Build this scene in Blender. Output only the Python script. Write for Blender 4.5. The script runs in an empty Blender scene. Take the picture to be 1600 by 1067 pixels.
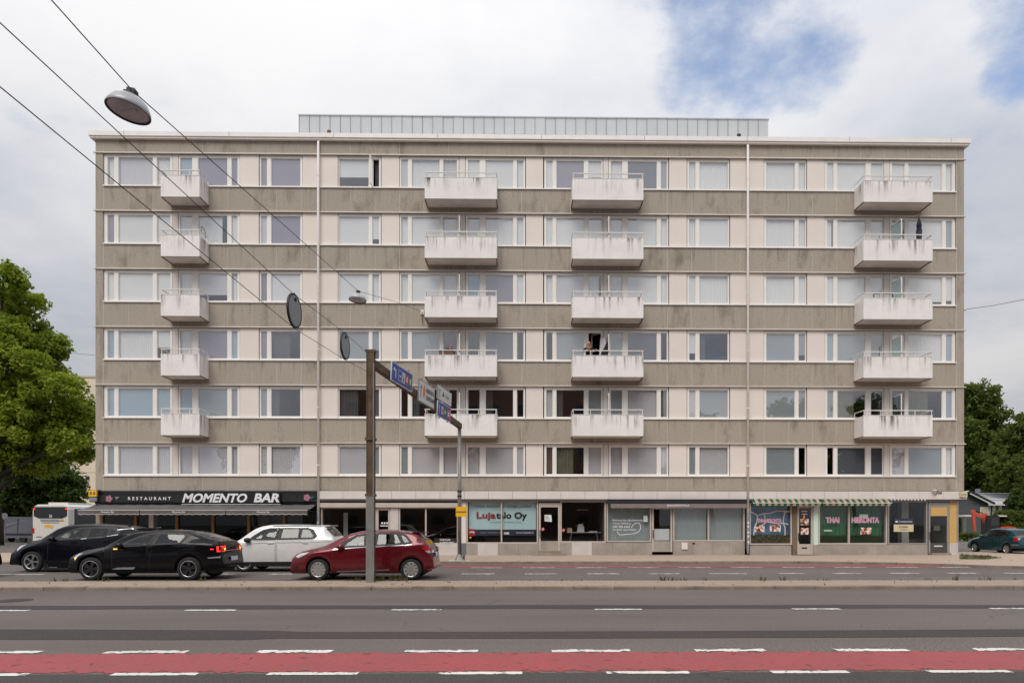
import bpy, math, random
import numpy as np
from mathutils import Vector, Matrix
random.seed(7); rng = np.random.default_rng(7)
R = math.radians
sc = bpy.context.scene
COL = sc.collection

# ------------------------------------------------------------------ camera
F = 1600 * 24.0 / 36.0            # focal length in photo pixels
CX, CY = 835.0, 817.0             # principal column, horizon row (shift lens)
CAM = Vector((0.0, -33.87, 1.75)); YAW = R(0.9)
cam_d = bpy.data.cameras.new('camera'); cam = bpy.data.objects.new('camera', cam_d); COL.objects.link(cam)
cam.location = CAM; cam.rotation_euler = (R(90), 0, -YAW)
cam_d.lens = 24; cam_d.sensor_width = 36; cam_d.clip_start = .1; cam_d.clip_end = 3000
cam_d.shift_x = -(CX - 800) / 1600; cam_d.shift_y = (CY - 533.5) / 1600
sc.camera = cam
FWD = Vector((math.sin(YAW), math.cos(YAW), 0)); RGT = Vector((math.cos(YAW), -math.sin(YAW), 0)); UP = Vector((0, 0, 1))

# ------------------------------------------------------------------ sky and sun
SUN_EL, SUN_AZ = R(52), R(196)    # azimuth from +Y clockwise: behind the camera, a little left
w = bpy.data.worlds.new('World'); sc.world = w; w.use_nodes = True
wt = w.node_tree; wt.nodes.clear()
def wn(t, **k):
    n = wt.nodes.new(t)
    for a, v in k.items(): setattr(n, a, v)
    return n
def wmath(op, a, b=None, c=None, clamp=False):
    n = wn('ShaderNodeMath', operation=op); n.use_clamp = clamp
    for i, v in enumerate((a, b, c)):
        if v is None: continue
        if isinstance(v, (int, float)): n.inputs[i].default_value = v
        else: wt.links.new(v, n.inputs[i])
    return n.outputs[0]
def wmixc(fac, a, b):
    n = wn('ShaderNodeMix', data_type='RGBA')
    for i, v in ((0, fac), (6, a), (7, b)):
        if isinstance(v, (int, float, tuple)): n.inputs[i].default_value = v if not isinstance(v, tuple) else (*v, 1)
        else: wt.links.new(v, n.inputs[i])
    return n.outputs[2]
sky = wn('ShaderNodeTexSky', sky_type='NISHITA', sun_disc=False)
sky.sun_elevation = SUN_EL; sky.sun_rotation = SUN_AZ; sky.air_density = 1.0; sky.dust_density = .6; sky.ozone_density = 2.0
tc = wn('ShaderNodeTexCoord')
sep = wn('ShaderNodeSeparateXYZ'); wt.links.new(tc.outputs['Generated'], sep.inputs[0])
dz = wmath('MAXIMUM', sep.outputs[2], 0.0)
den = wmath('ADD', dz, .22)
comb = wn('ShaderNodeCombineXYZ')
wt.links.new(wmath('DIVIDE', sep.outputs[0], den), comb.inputs[0]); wt.links.new(wmath('DIVIDE', sep.outputs[1], den), comb.inputs[1])
def wnoise(scale, detail, rough, off):
    mp = wn('ShaderNodeMapping'); mp.inputs['Location'].default_value = off
    wt.links.new(comb.outputs[0], mp.inputs[0])
    n = wn('ShaderNodeTexNoise'); n.inputs['Scale'].default_value = scale; n.inputs['Detail'].default_value = detail; n.inputs['Roughness'].default_value = rough
    wt.links.new(mp.outputs[0], n.inputs['Vector']); return n.outputs['Fac']
n1 = wnoise(1.3, 8, .55, (3.1, 1.7, 0)); n2 = wnoise(.8, 5, .5, (7.3, 2.2, 4)); n3 = wnoise(4.0, 10, .62, (1.3, 9.2, 2))
def pixdir(px, py):
    return (FWD + RGT * ((px - CX) / F) + UP * ((CY - py) / F)).normalized()
def blob(px, py, inner, outer):
    d = pixdir(px, py)
    vm = wn('ShaderNodeVectorMath', operation='DOT_PRODUCT'); wt.links.new(tc.outputs['Generated'], vm.inputs[0]); vm.inputs[1].default_value = d
    mr = wn('ShaderNodeMapRange', interpolation_type='SMOOTHSTEP'); wt.links.new(vm.outputs['Value'], mr.inputs[0])
    mr.inputs[1].default_value = math.cos(outer); mr.inputs[2].default_value = math.cos(inner); return mr.outputs[0]
gap = None
for b in ((1165, 72, .0, .135), (1125, -10, .0, .085), (1245, 78, .0, .10), (1610, 10, .0, .085), (1590, 105, .0, .05)):
    o = blob(*b); gap = o if gap is None else wmath('MAXIMUM', gap, o)
# cloud cover: everywhere, torn open by noise where the gaps in the cloud deck lie
cov = wmath('ADD', wmath('MULTIPLY', n1, .45), wmath('MULTIPLY', n3, .55))
cl = wn('ShaderNodeMapRange', interpolation_type='SMOOTHSTEP'); wt.links.new(wmath('SUBTRACT', wmath('ADD', wmath('MULTIPLY', wmath('SUBTRACT', cov, .5), 4.2), .86), wmath('MULTIPLY', gap, 1.0)), cl.inputs[0])
cl.inputs[1].default_value = -.35; cl.inputs[2].default_value = .55; cl.inputs[3].default_value = .16
# cloud brightness: overcast luminance rises towards the zenith, soft grey modelling
grad = wmath('ADD', wmath('MULTIPLY', dz, .80), .50)
tone = wn('ShaderNodeMapRange', interpolation_type='SMOOTHSTEP'); wt.links.new(wmath('ADD', wmath('ADD', wmath('MULTIPLY', n2, .55), wmath('MULTIPLY', n1, .30)), wmath('MULTIPLY', n3, .15)), tone.inputs[0])
tone.inputs[1].default_value = .40; tone.inputs[2].default_value = .63; tone.inputs[3].default_value = .0; tone.inputs[4].default_value = 1.0
ccol = wmixc(tone.outputs[0], (.46, .49, .56), (.755, .75, .76))
cs = wn('ShaderNodeVectorMath', operation='SCALE'); wt.links.new(ccol, cs.inputs[0]); wt.links.new(grad, cs.inputs['Scale'])
SKY_K = 0.15
sk = wn('ShaderNodeVectorMath', operation='SCALE'); wt.links.new(sky.outputs[0], sk.inputs[0]); sk.inputs['Scale'].default_value = 1.0
ck = wn('ShaderNodeVectorMath', operation='SCALE'); wt.links.new(cs.outputs[0], ck.inputs[0]); ck.inputs['Scale'].default_value = 1.0 / SKY_K
fin = wmixc(cl.outputs[0], sk.outputs[0], ck.outputs[0])
bg = wn('ShaderNodeBackground'); wt.links.new(fin, bg.inputs[0]); bg.inputs[1].default_value = SKY_K
wo = wn('ShaderNodeOutputWorld'); wt.links.new(bg.outputs[0], wo.inputs[0])
sun_d = bpy.data.lights.new('sun', 'SUN'); sun_d.energy = 1.5; sun_d.angle = R(35); sun_d.color = (1, .94, .86)
sun = bpy.data.objects.new('sun', sun_d); COL.objects.link(sun)
sdir = Vector((math.sin(SUN_AZ) * math.cos(SUN_EL), math.cos(SUN_AZ) * math.cos(SUN_EL), math.sin(SUN_EL)))
sun.rotation_euler = sdir.to_track_quat('Z', 'Y').to_euler(); sun.location = (0, -60, 60)
sc.view_settings.view_transform = 'Standard'; sc.view_settings.look = 'None'
sc.view_settings.exposure = 0.46; sc.view_settings.gamma = 1.0; sc.view_settings.use_curve_mapping = False
sc.render.engine = 'CYCLES'; sc.cycles.max_bounces = 7; sc.cycles.transparent_max_bounces = 10
sc.cycles.diffuse_bounces = 3; sc.cycles.glossy_bounces = 3; sc.cycles.caustics_reflective = False; sc.cycles.caustics_refractive = False
sc.cycles.use_denoising = True; sc.cycles.use_adaptive_sampling = True; sc.cycles.adaptive_threshold = .015

# ------------------------------------------------------------------ pixel -> place helpers
def ray(px, py): return FWD + RGT * ((px - CX) / F) + UP * ((CY - py) / F)
def onY(px, py, Y):
    d = ray(px, py); t = (Y - CAM.y) / d.y; return CAM + d * t
def onZ(px, py, z):
    d = ray(px, py); t = (z - CAM.z) / d.z; return CAM + d * t
def FX(px, Y=0.0): return onY(px, CY, Y).x
def FZ(py, px=818, Y=0.0): return onY(px, py, Y).z

# ------------------------------------------------------------------ materials
def srgb(r, g, b):
    f = lambda c: c / 12.92 if c <= .04045 else ((c + .055) / 1.055) ** 2.4
    return tuple(f(v / 255) for v in (r, g, b))
class NT:
    def __init__(s, name):
        s.m = bpy.data.materials.new(name); s.m.use_nodes = True; s.t = s.m.node_tree; s.t.nodes.clear()
        s.out = s.t.nodes.new('ShaderNodeOutputMaterial'); s._pos = None
    def n(s, t, **k):
        o = s.t.nodes.new(t)
        for a, v in k.items(): setattr(o, a, v)
        return o
    def l(s, a, b): s.t.links.new(a, b)
    def set(s, inp, v):
        if v is None: return
        if isinstance(v, bpy.types.NodeSocket): s.l(v, inp)
        elif isinstance(v, tuple) and len(v) == 3 and inp.type == 'RGBA': inp.default_value = (*v, 1)
        else: inp.default_value = v
    def pos(s):
        if s._pos is None: s._pos = s.n('ShaderNodeNewGeometry').outputs['Position']
        return s._pos
    def obj(s): return s.n('ShaderNodeTexCoord').outputs['Object']
    def noise(s, scale, detail=4, rough=.55, vec=None, stretch=None, off=(0, 0, 0)):
        v = vec or s.pos()
        if stretch or off != (0, 0, 0):
            mp = s.n('ShaderNodeMapping'); s.l(v, mp.inputs[0]); mp.inputs['Scale'].default_value = stretch or (1, 1, 1); mp.inputs['Location'].default_value = off; v = mp.outputs[0]
        o = s.n('ShaderNodeTexNoise'); s.l(v, o.inputs['Vector']); o.inputs['Scale'].default_value = scale; o.inputs['Detail'].default_value = detail; o.inputs['Roughness'].default_value = rough
        return o.outputs['Fac']
    def rng(s, v, a, b, c=0., d=1., smooth=False):
        o = s.n('ShaderNodeMapRange'); o.interpolation_type = 'SMOOTHSTEP' if smooth else 'LINEAR'
        s.set(o.inputs[0], v)
        for i, x in enumerate((a, b, c, d)): o.inputs[i + 1].default_value = x
        return o.outputs[0]
    def math(s, op, a, b=None, clamp=False):
        o = s.n('ShaderNodeMath', operation=op); o.use_clamp = clamp; s.set(o.inputs[0], a); s.set(o.inputs[1], b); return o.outputs[0]
    def mix(s, f, a, b, mode='MIX'):
        o = s.n('ShaderNodeMix', data_type='RGBA', blend_type=mode); s.set(o.inputs[0], f); s.set(o.inputs[6], a); s.set(o.inputs[7], b); return o.outputs[2]
    def bump(s, h, strength, dist=.01):
        o = s.n('ShaderNodeBump'); s.l(h, o.inputs['Height']); o.inputs['Strength'].default_value = strength; o.inputs['Distance'].default_value = dist; return o.outputs[0]
    def pbr(s, col, rough=.6, metal=0., spec=.5, coat=0., normal=None, emit=None, estr=0., alpha=None, sheen=None):
        b = s.n('ShaderNodeBsdfPrincipled'); s.set(b.inputs['Base Color'], col); s.set(b.inputs['Roughness'], rough); s.set(b.inputs['Metallic'], metal)
        b.inputs['Specular IOR Level'].default_value = spec; b.inputs['Coat Weight'].default_value = coat; b.inputs['Coat Roughness'].default_value = .04
        if normal is not None: s.l(normal, b.inputs['Normal'])
        if emit is not None: s.set(b.inputs['Emission Color'], emit); b.inputs['Emission Strength'].default_value = estr
        if alpha is not None: s.set(b.inputs['Alpha'], alpha)
        return b.outputs[0]
    def done(s, sh): s.l(sh, s.out.inputs[0]); return s.m
def scale3(c, k): return tuple(v * k for v in c)
MAT = {}
def simple(name, col, rough=.6, var=.12, vs=2.5, fine=.0, fs=60, bump=0., metal=0., coat=0., spec=.5):
    if name in MAT: return MAT[name]
    t = NT(name); c = col
    if var: c = t.mix(t.rng(t.noise(vs, 5), .3, .7), scale3(col, 1 - var), scale3(col, 1 + var * .6))
    nrm = None
    if fine:
        f = t.noise(fs, 2, .6); c = t.mix(t.rng(f, .3, .7), t.mix(fine, c, (0, 0, 0)), c)
        if bump: nrm = t.bump(f, bump)
    MAT[name] = t.done(t.pbr(c, rough, metal, spec, coat, nrm)); return MAT[name]
def leaf_mat(name, dark, light):
    t = NT(name); a = t.n('ShaderNodeAttribute'); a.attribute_name = 'tint'
    c = t.mix(a.outputs['Fac'], dark, light)
    c = t.mix(t.rng(t.noise(.55, 3), .35, .65, .35, 0), c, dark)
    d = t.pbr(c, .55, spec=.3)
    tr = t.n('ShaderNodeBsdfTranslucent'); t.set(tr.inputs[0], t.mix(.35, c, light))
    m = t.n('ShaderNodeMixShader'); m.inputs[0].default_value = .5; t.l(d, m.inputs[1]); t.l(tr.outputs[0], m.inputs[2])
    MAT[name] = t.done(m.outputs[0]); return MAT[name]
def glass_mat(name, refl, tint=(.93, .96, .95), rough=.0, wav=0.0):
    t = NT(name); tr = t.n('ShaderNodeBsdfTransparent'); tr.inputs[0].default_value = (*tint, 1)
    g = t.n('ShaderNodeBsdfGlossy'); g.inputs['Roughness'].default_value = rough; g.inputs[0].default_value = (.97, .98, 1, 1)
    if wav: t.l(t.bump(t.noise(1.1, 2), wav, .03), g.inputs['Normal'])
    ge = t.n('ShaderNodeNewGeometry'); dt = t.n('ShaderNodeVectorMath', operation='DOT_PRODUCT'); t.l(ge.outputs['Incoming'], dt.inputs[0]); t.l(ge.outputs['Normal'], dt.inputs[1])
    sch = t.math('POWER', t.math('SUBTRACT', 1.0, t.math('ABSOLUTE', dt.outputs['Value'])), 5.0)
    fac = t.math('ADD', t.math('MULTIPLY', sch, .9 - refl), refl, clamp=True)
    m = t.n('ShaderNodeMixShader'); t.l(fac, m.inputs[0]); t.l(tr.outputs[0], m.inputs[1]); t.l(g.outputs[0], m.inputs[2])
    MAT[name] = t.done(m.outputs[0]); return MAT[name]
glass_mat('window_glass', .24, (.97, .985, .985), wav=.025); glass_mat('shop_glass', .075, (.86, .90, .89), wav=.02); glass_mat('bar_glass', .03, (.55, .58, .58)); glass_mat('screen_glass', .03, (.60, .74, .70))
# pebble-dash wall panel
t = NT('pebble_dash'); base = srgb(194, 183, 169)
f = t.noise(34, 3, .7); g = t.noise(14, 4, .75); big = t.noise(.4, 6, .6); st = t.noise(.9, 6, .65, stretch=(1.3, 1, .55), off=(5, 2, 9))
c = t.mix(t.rng(f, .32, .68), scale3(base, .60), scale3(base, 1.26)); c = t.mix(t.rng(g, .36, .64), scale3(base, .66), c)
oi = t.n('ShaderNodeObjectInfo'); c = t.mix(t.rng(oi.outputs['Random'], 0, 1, 0, .30), c, scale3(base, .70)); oz = t.n('ShaderNodeSeparateXYZ'); t.l(t.obj(), oz.inputs[0]); dr = t.math('MULTIPLY', t.rng(t.noise(1.7, 7, .68, stretch=(3.0, 1, .16), off=(2, 7, 1)), .52, .74), t.rng(oz.outputs[2], .2, 1.1, .1, 1))
c = t.mix(t.rng(big, .40, .70, .30, 0), c, scale3(base, .70)); c = t.mix(t.math('MULTIPLY', t.rng(st, .54, .72), .6), c, srgb(104, 92, 78)); c = t.mix(t.math('MULTIPLY', dr, .65, True), c, srgb(98, 88, 74))
MAT['pebble_dash'] = t.done(t.pbr(c, .9, spec=.2, normal=t.bump(f, .5, .008)))
simple('mortar_joint', srgb(196, 190, 182), .9, .08); simple('beige_panel', srgb(233, 222, 213), .55, .04, .7); simple('white_frame', srgb(240, 236, 231), .45, .03)
simple('post_panel', srgb(228, 219, 212), .5, .05); simple('moulding', srgb(226, 216, 205), .6, .08); simple('cornice_metal', srgb(246, 240, 235), .45, .05)
simple('zinc', srgb(192, 196, 199), .6, .07, .8); simple('zinc_seam', srgb(140, 149, 156), .6, .05)
simple('downpipe_white', srgb(246, 244, 242), .4, .06); simple('downpipe_grey', srgb(120, 124, 130), .45, .1); simple('roof_felt', (.05, .05, .05), .9)
simple('room_wall', (.42, .40, .38), .9, .06); simple('room_floor', (.22, .16, .11), .7, .1); simple('interior_dark', (.085, .08, .075), .9, .2)
# stained balcony panel: rain streaks hanging from the top rail
t = NT('balcony_panel'); base = srgb(243, 239, 236)
st = t.noise(2.2, 7, .66, stretch=(2.6, 2.6, .14)); big = t.noise(.8, 2, .5, off=(3, 1, 7)); spot = t.noise(14, 5, .7)
oz = t.n('ShaderNodeSeparateXYZ'); t.l(t.obj(), oz.inputs[0])
top = t.rng(oz.outputs[2], .25, 1.0, .05, 1.0)
k = t.math('MULTIPLY', t.math('MULTIPLY', t.rng(st, .50, .74), top), t.rng(big, .38, .62, .12, 1.0))
c = t.mix(t.math('MULTIPLY', k, 2.1, True), base, srgb(88, 80, 70)); c = t.mix(t.math('MULTIPLY', t.rng(spot, .60, .72), .25), c, srgb(150, 140, 128))
c = t.mix(t.rng(t.noise(1.3, 6, .65), .42, .75, 0, .26), c, srgb(184, 174, 164))
MAT['balcony_panel'] = t.done(t.pbr(c, .6, spec=.3))
simple('balcony_soffit', srgb(222, 214, 208), .8, .14, 1.6); simple('rail_white', srgb(232, 228, 224), .45, .08); simple('rail_rust', srgb(120, 92, 74), .7, .3, 8)
for nm, c in (('W', (250, 249, 248)), ('L', (226, 222, 226)), ('P', (158, 149, 166)), ('G', (168, 174, 178)), ('B', (172, 194, 210)), ('K', (104, 106, 116))):  # lilac P puts the reflected tint of coated panes into the blind colour
    t = NT('blind_' + nm); cc = srgb(*c)
    fold = t.n('ShaderNodeTexWave', wave_type='BANDS', bands_direction='Z' if nm in 'WB' else 'X'); t.l(t.pos(), fold.inputs[0]); fold.inputs['Scale'].default_value = 6.5 if nm in 'WB' else 3.2; fold.inputs['Distortion'].default_value = .4
    c2 = t.mix(t.math('MULTIPLY', fold.outputs['Fac'], .12), cc, scale3(cc, .72)); oi = t.n('ShaderNodeObjectInfo'); c2 = t.mix(t.rng(oi.outputs['Random'], 0, 1, 0, .22), c2, tuple(v * q for v, q in zip(cc, (.80, .83, .88)))); c2 = t.mix(t.rng(t.noise(.5, 2), .35, .65), scale3(cc, .95), c2)
    MAT['blind_' + nm] = t.done(t.pbr(c2, .7, spec=.2))
simple('curtain_brown', srgb(120, 104, 88), .9); simple('curtain_green', srgb(70, 122, 88), .85, .2, 5); simple('curtain_olive', srgb(112, 112, 92), .9, .2); simple('curtain_grey', srgb(84, 84, 86), .9)
# ground surfaces
def asphalt(name, base, grain, streak):
    t = NT(name); a = t.noise(40, 3, .75); b = t.noise(9, 4, .6); c1 = t.noise(.5, 4, .55, stretch=(.10, 1.0, 1)); d = t.noise(.13, 4)
    a2 = t.noise(24, 3, .75); c = t.mix(t.rng(a, .32, .70), scale3(base, 1 - grain), scale3(base, 1 + grain)); c = t.mix(t.rng(a2, .36, .5, .55, 0), c, scale3(base, .45)); c = t.mix(t.rng(a2, .56, .7, 0, .5), c, scale3(base, 1.7)); c = t.mix(t.rng(b, .4, .7, 0, .22), c, scale3(base, .6))
    c = t.mix(t.rng(c1, .38, .62, 0, streak), c, scale3(base, .68)); c = t.mix(t.rng(d, .4, .65, 0, .25), c, scale3(base, 1.25))
    v = t.n('ShaderNodeTexVoronoi', feature='DISTANCE_TO_EDGE'); wv = t.n('ShaderNodeVectorMath', operation='ADD'); t.l(t.pos(), wv.inputs[0])
    nz = t.n('ShaderNodeTexNoise'); t.l(t.pos(), nz.inputs['Vector']); nz.inputs['Scale'].default_value = 1.2; nz.inputs['Detail'].default_value = 4; t.l(nz.outputs['Color'], wv.inputs[1]); t.l(wv.outputs[0], v.inputs['Vector']); v.inputs['Scale'].default_value = .22
    crack = t.math('MULTIPLY', t.rng(v.outputs['Distance'], .0, .006, 1, 0), t.rng(t.noise(.3, 2), .52, .6)); c = t.mix(t.math('MULTIPLY', crack, .6), c, scale3(base, .3))
    MAT[name] = t.done(t.pbr(c, .88, spec=.25, normal=t.bump(a, .6, .006))); return MAT[name]
asphalt('asphalt', (.172, .146, .134), .9, .75); asphalt('asphalt_patch', (.068, .058, .056), .3, .2); asphalt('asphalt_edge', (.078, .07, .068), .55, .3)
def worn(name, base, edge, thr, rough=.7):
    t = NT(name); a = t.noise(55, 3, .7); b = t.noise(5.5, 7, .72); c = t.mix(t.rng(a, .3, .7), scale3(base, .84), scale3(base, 1.08)); c = t.mix(t.rng(t.noise(.8, 6, .65), .38, .66, 0, .75), c, tuple(v * .72 + .02 for v in base)); c = t.mix(t.rng(t.noise(1.0, 6, .7, stretch=(.25, 3, 1)), .5, .68, 0, .5), c, tuple(v * .6 + .045 for v in base)); c = t.mix(t.rng(t.noise(16, 5, .75), .36, .46, .55, 0), c, scale3(base, .5))
    oc = t.n('ShaderNodeSeparateXYZ'); t.l(t.obj(), oc.inputs[0])
    ey = t.math('ABSOLUTE', oc.outputs[1]); e = t.rng(ey, edge[0], edge[1], 0, edge[2])
    keep = t.rng(t.math('SUBTRACT', b, e), thr, thr + .03)
    MAT[name] = t.done(t.pbr(c, rough, spec=.3, alpha=keep)); return MAT[name]
worn('paint_white', (.80, .78, .74), (.03, .08, .12), .385); worn('paint_red', (.375, .080, .082), (.47, .60, .16), .352); worn('paint_far', (.62, .60, .57), (.02, .1, .12), .38)
def paving(name, base, scale, bw, bh, rot):
    t = NT(name); mp = t.n('ShaderNodeMapping'); t.l(t.pos(), mp.inputs[0]); mp.inputs['Rotation'].default_value = (0, 0, rot)
    br = t.n('ShaderNodeTexBrick'); t.l(mp.outputs[0], br.inputs['Vector']); br.inputs['Scale'].default_value = scale; br.inputs['Brick Width'].default_value = bw; br.inputs['Row Height'].default_value = bh; br.inputs['Mortar Size'].default_value = .012
    t.set(br.inputs['Color1'], scale3(base, 1.08)); t.set(br.inputs['Color2'], scale3(base, .84)); t.set(br.inputs['Mortar'], scale3(base, .48))
    c = t.mix(t.rng(t.noise(.7, 5), .35, .7, 0, .55), br.outputs['Color'], scale3(base, .7)); c = t.mix(t.rng(t.noise(40, 3), .3, .7, 0, .3), c, scale3(base, 1.2))
    c = t.mix(t.rng(t.noise(6, 6, .7), .62, .7, 0, .6), c, (.09, .075, .05))
    MAT[name] = t.done(t.pbr(c, .9, spec=.2, normal=t.bump(br.outputs['Fac'], -.4, .01)))
paving('sidewalk_paving', (.50, .39, .31), 1.0, .30, .15, 0); paving('median_paving', (.40, .315, .25), 1.0, .22, .11, R(45))
simple('kerb_stone', srgb(152, 136, 120), .85, .3, 2.2, .35, 50, .5); simple('plinth_concrete', srgb(172, 162, 152), .85, .22, 1.3, .2, 45, .3); simple('plinth_light', srgb(203, 196, 192), .75, .08)
simple('fascia_panel', srgb(222, 214, 208), .55, .07, 1.2); simple('dark_ground', (.05, .07, .03), .95, .3); simple('lawn', (.13, .15, .05), .95, .5, 3, .3, 30)
simple('alu_frame', srgb(196, 184, 174), .45, .1); simple('steel_frame', srgb(170, 166, 162), .4, .1, metal=.4); simple('wood_post', srgb(138, 102, 64), .6, .2, 6); simple('step_stone', srgb(150, 138, 122), .85, .25)
simple('black_paint', (.012, .012, .013), .4, 0); simple('black_cloth', (.018, .018, .02), .8, .3, 3); simple('awning_grey', srgb(98, 94, 94), .85, .2, 1.2); simple('awning_brown', srgb(134, 120, 116), .85, .12)
simple('white_letter', srgb(238, 236, 240), .5, 0); simple('pink_letter', srgb(246, 150, 190), .5, 0); simple('pink_dull', srgb(176, 120, 138), .6, .3, 30); simple('maroon_letter', srgb(160, 40, 48), .5, 0); simple('black_letter', (.015, .014, .014), .5, 0); simple('grey_letter', srgb(110, 122, 124), .6, 0)
simple('banner_blue', srgb(196, 220, 226), .7, .07, 1.5); simple('navy', srgb(48, 50, 70), .5, .05); simple('gold_panel', srgb(214, 198, 160), .5, .05); simple('yellow_panel', srgb(208, 168, 102), .55, .05); simple('yellow_sign', srgb(250, 190, 20), .5, .04)
simple('paper', srgb(228, 228, 224), .8, .05); simple('mint_paper', srgb(206, 226, 214), .8, .04); simple('red_print', srgb(186, 40, 50), .6, .1); simple('blue_print', srgb(30, 44, 120), .6, .05)
simple('rusty_steel', srgb(104, 84, 64), .75, .4, 3.5, .3, 40, .3); simple('galvanised', srgb(140, 138, 134), .5, .16, 4, metal=.35); simple('sign_grey', srgb(140, 144, 148), .45, .06, metal=.2); simple('cable_black', (.02, .02, .02), .6, 0)
simple('sign_white', srgb(214, 216, 218), .4, .04); simple('sign_blue', srgb(24, 66, 160), .4, .06); simple('sign_orange', srgb(232, 120, 40), .4, 0); simple('sign_green', srgb(30, 110, 80), .4, 0); simple('sign_red', srgb(200, 48, 56), .4, 0)
simple('lamp_shell', srgb(172, 174, 176), .4, .08, metal=.2); simple('lamp_inner', srgb(226, 226, 230), .5, .15, 8); simple('lamp_bulb', srgb(206, 208, 210), .2, 0)
# vehicles
def car_paint(name, col, metal=.2, spec=.5, coat=1.0):
    t = NT(name); MAT[name] = t.done(t.pbr(t.mix(t.rng(t.noise(3, 4), .35, .7, 0, .12), col, scale3(col, .7)), t.rng(t.noise(7, 3), .3, .7, .2, .32), metal, spec, coat)); return MAT[name]
car_paint('paint_black', (.004, .004, .0055), 0, .08, .35); car_paint('paint_black_blue', (.005, .0055, .009), 0, .08, .35); car_paint('paint_silver', (.78, .77, .75), .1); car_paint('paint_wine', (.135, .006, .012), .3, .3, .7); car_paint('paint_teal', (.008, .065, .078), .3, .3, .6); car_paint('paint_vangrey', (.115, .115, .14), .3); car_paint('paint_bus', (.70, .68, .62), 0); car_paint('paint_orange', (.62, .07, .025), 0)
simple('tyre', (.016, .016, .017), .85, .15, 9); simple('trim_black', (.014, .014, .015), .55, 0); simple('chrome', (.8, .8, .8), .18, 0, metal=1.0); simple('alloy', (.62, .62, .61), .3, 0, metal=.8); simple('alloy_dark', (.025, .025, .027), .35, 0, metal=.4)
simple('seam_dark', (.006, .006, .006), .7, 0); simple('plate_white', srgb(224, 226, 230), .5, 0); simple('lens_clear', (.62, .64, .66), .12, .1, 30, metal=.5); simple('lens_red', (.42, .01, .012), .15, 0, coat=.6); simple('lens_amber', (.75, .26, .03), .2, 0)
t = NT('lamp_red_lit'); MAT['lamp_red_lit'] = t.done(t.pbr((.6, .01, .01), .3, emit=(1, .03, .02), estr=1.3))
t = NT('lamp_amber_lit'); MAT['lamp_amber_lit'] = t.done(t.pbr((.8, .4, .05), .3, emit=(1, .5, .12), estr=1.2))
glass_mat('car_glass', .06, (.66, .74, .71)); glass_mat('car_glass_dark', .06, (.30, .33, .33))
simple('car_cabin', (.03, .03, .032), .8, .2); simple('skin', srgb(196, 148, 122), .55, .06); simple('hair_blond', srgb(168, 124, 78), .6, .3, 30); simple('cloth_black', (.015, .015, .017), .85, .2); simple('cloth_navy', (.03, .035, .06), .85, .2)
simple('wall_cream', srgb(222, 208, 184), .85, .06, .4); simple('wall_joint', srgb(190, 176, 154), .9, .05); simple('wall_slate', srgb(84, 88, 92), .85, .1); simple('roof_sheet', srgb(196, 194, 202), .5, .1, .6); simple('trim_white', srgb(214, 210, 204), .6, .05); simple('frame_drab', srgb(120, 112, 104), .6, .1); simple('dark_pane', (.02, .022, .025), .1, 0); simple('wall_brick_dark', srgb(112, 84, 70), .9, .2)
leaf_mat('leaf_maple', (.10, .170, .016), (.40, .47, .045)); leaf_mat('leaf_dark', (.03, .06, .013), (.11, .165, .032)); leaf_mat('leaf_lime', (.045, .080, .013), (.185, .225, .04)); leaf_mat('weed', (.05, .07, .015), (.20, .17, .07)); simple('bark', (.055, .042, .032), .95, .3, 6, .4, 30, .6)

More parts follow.
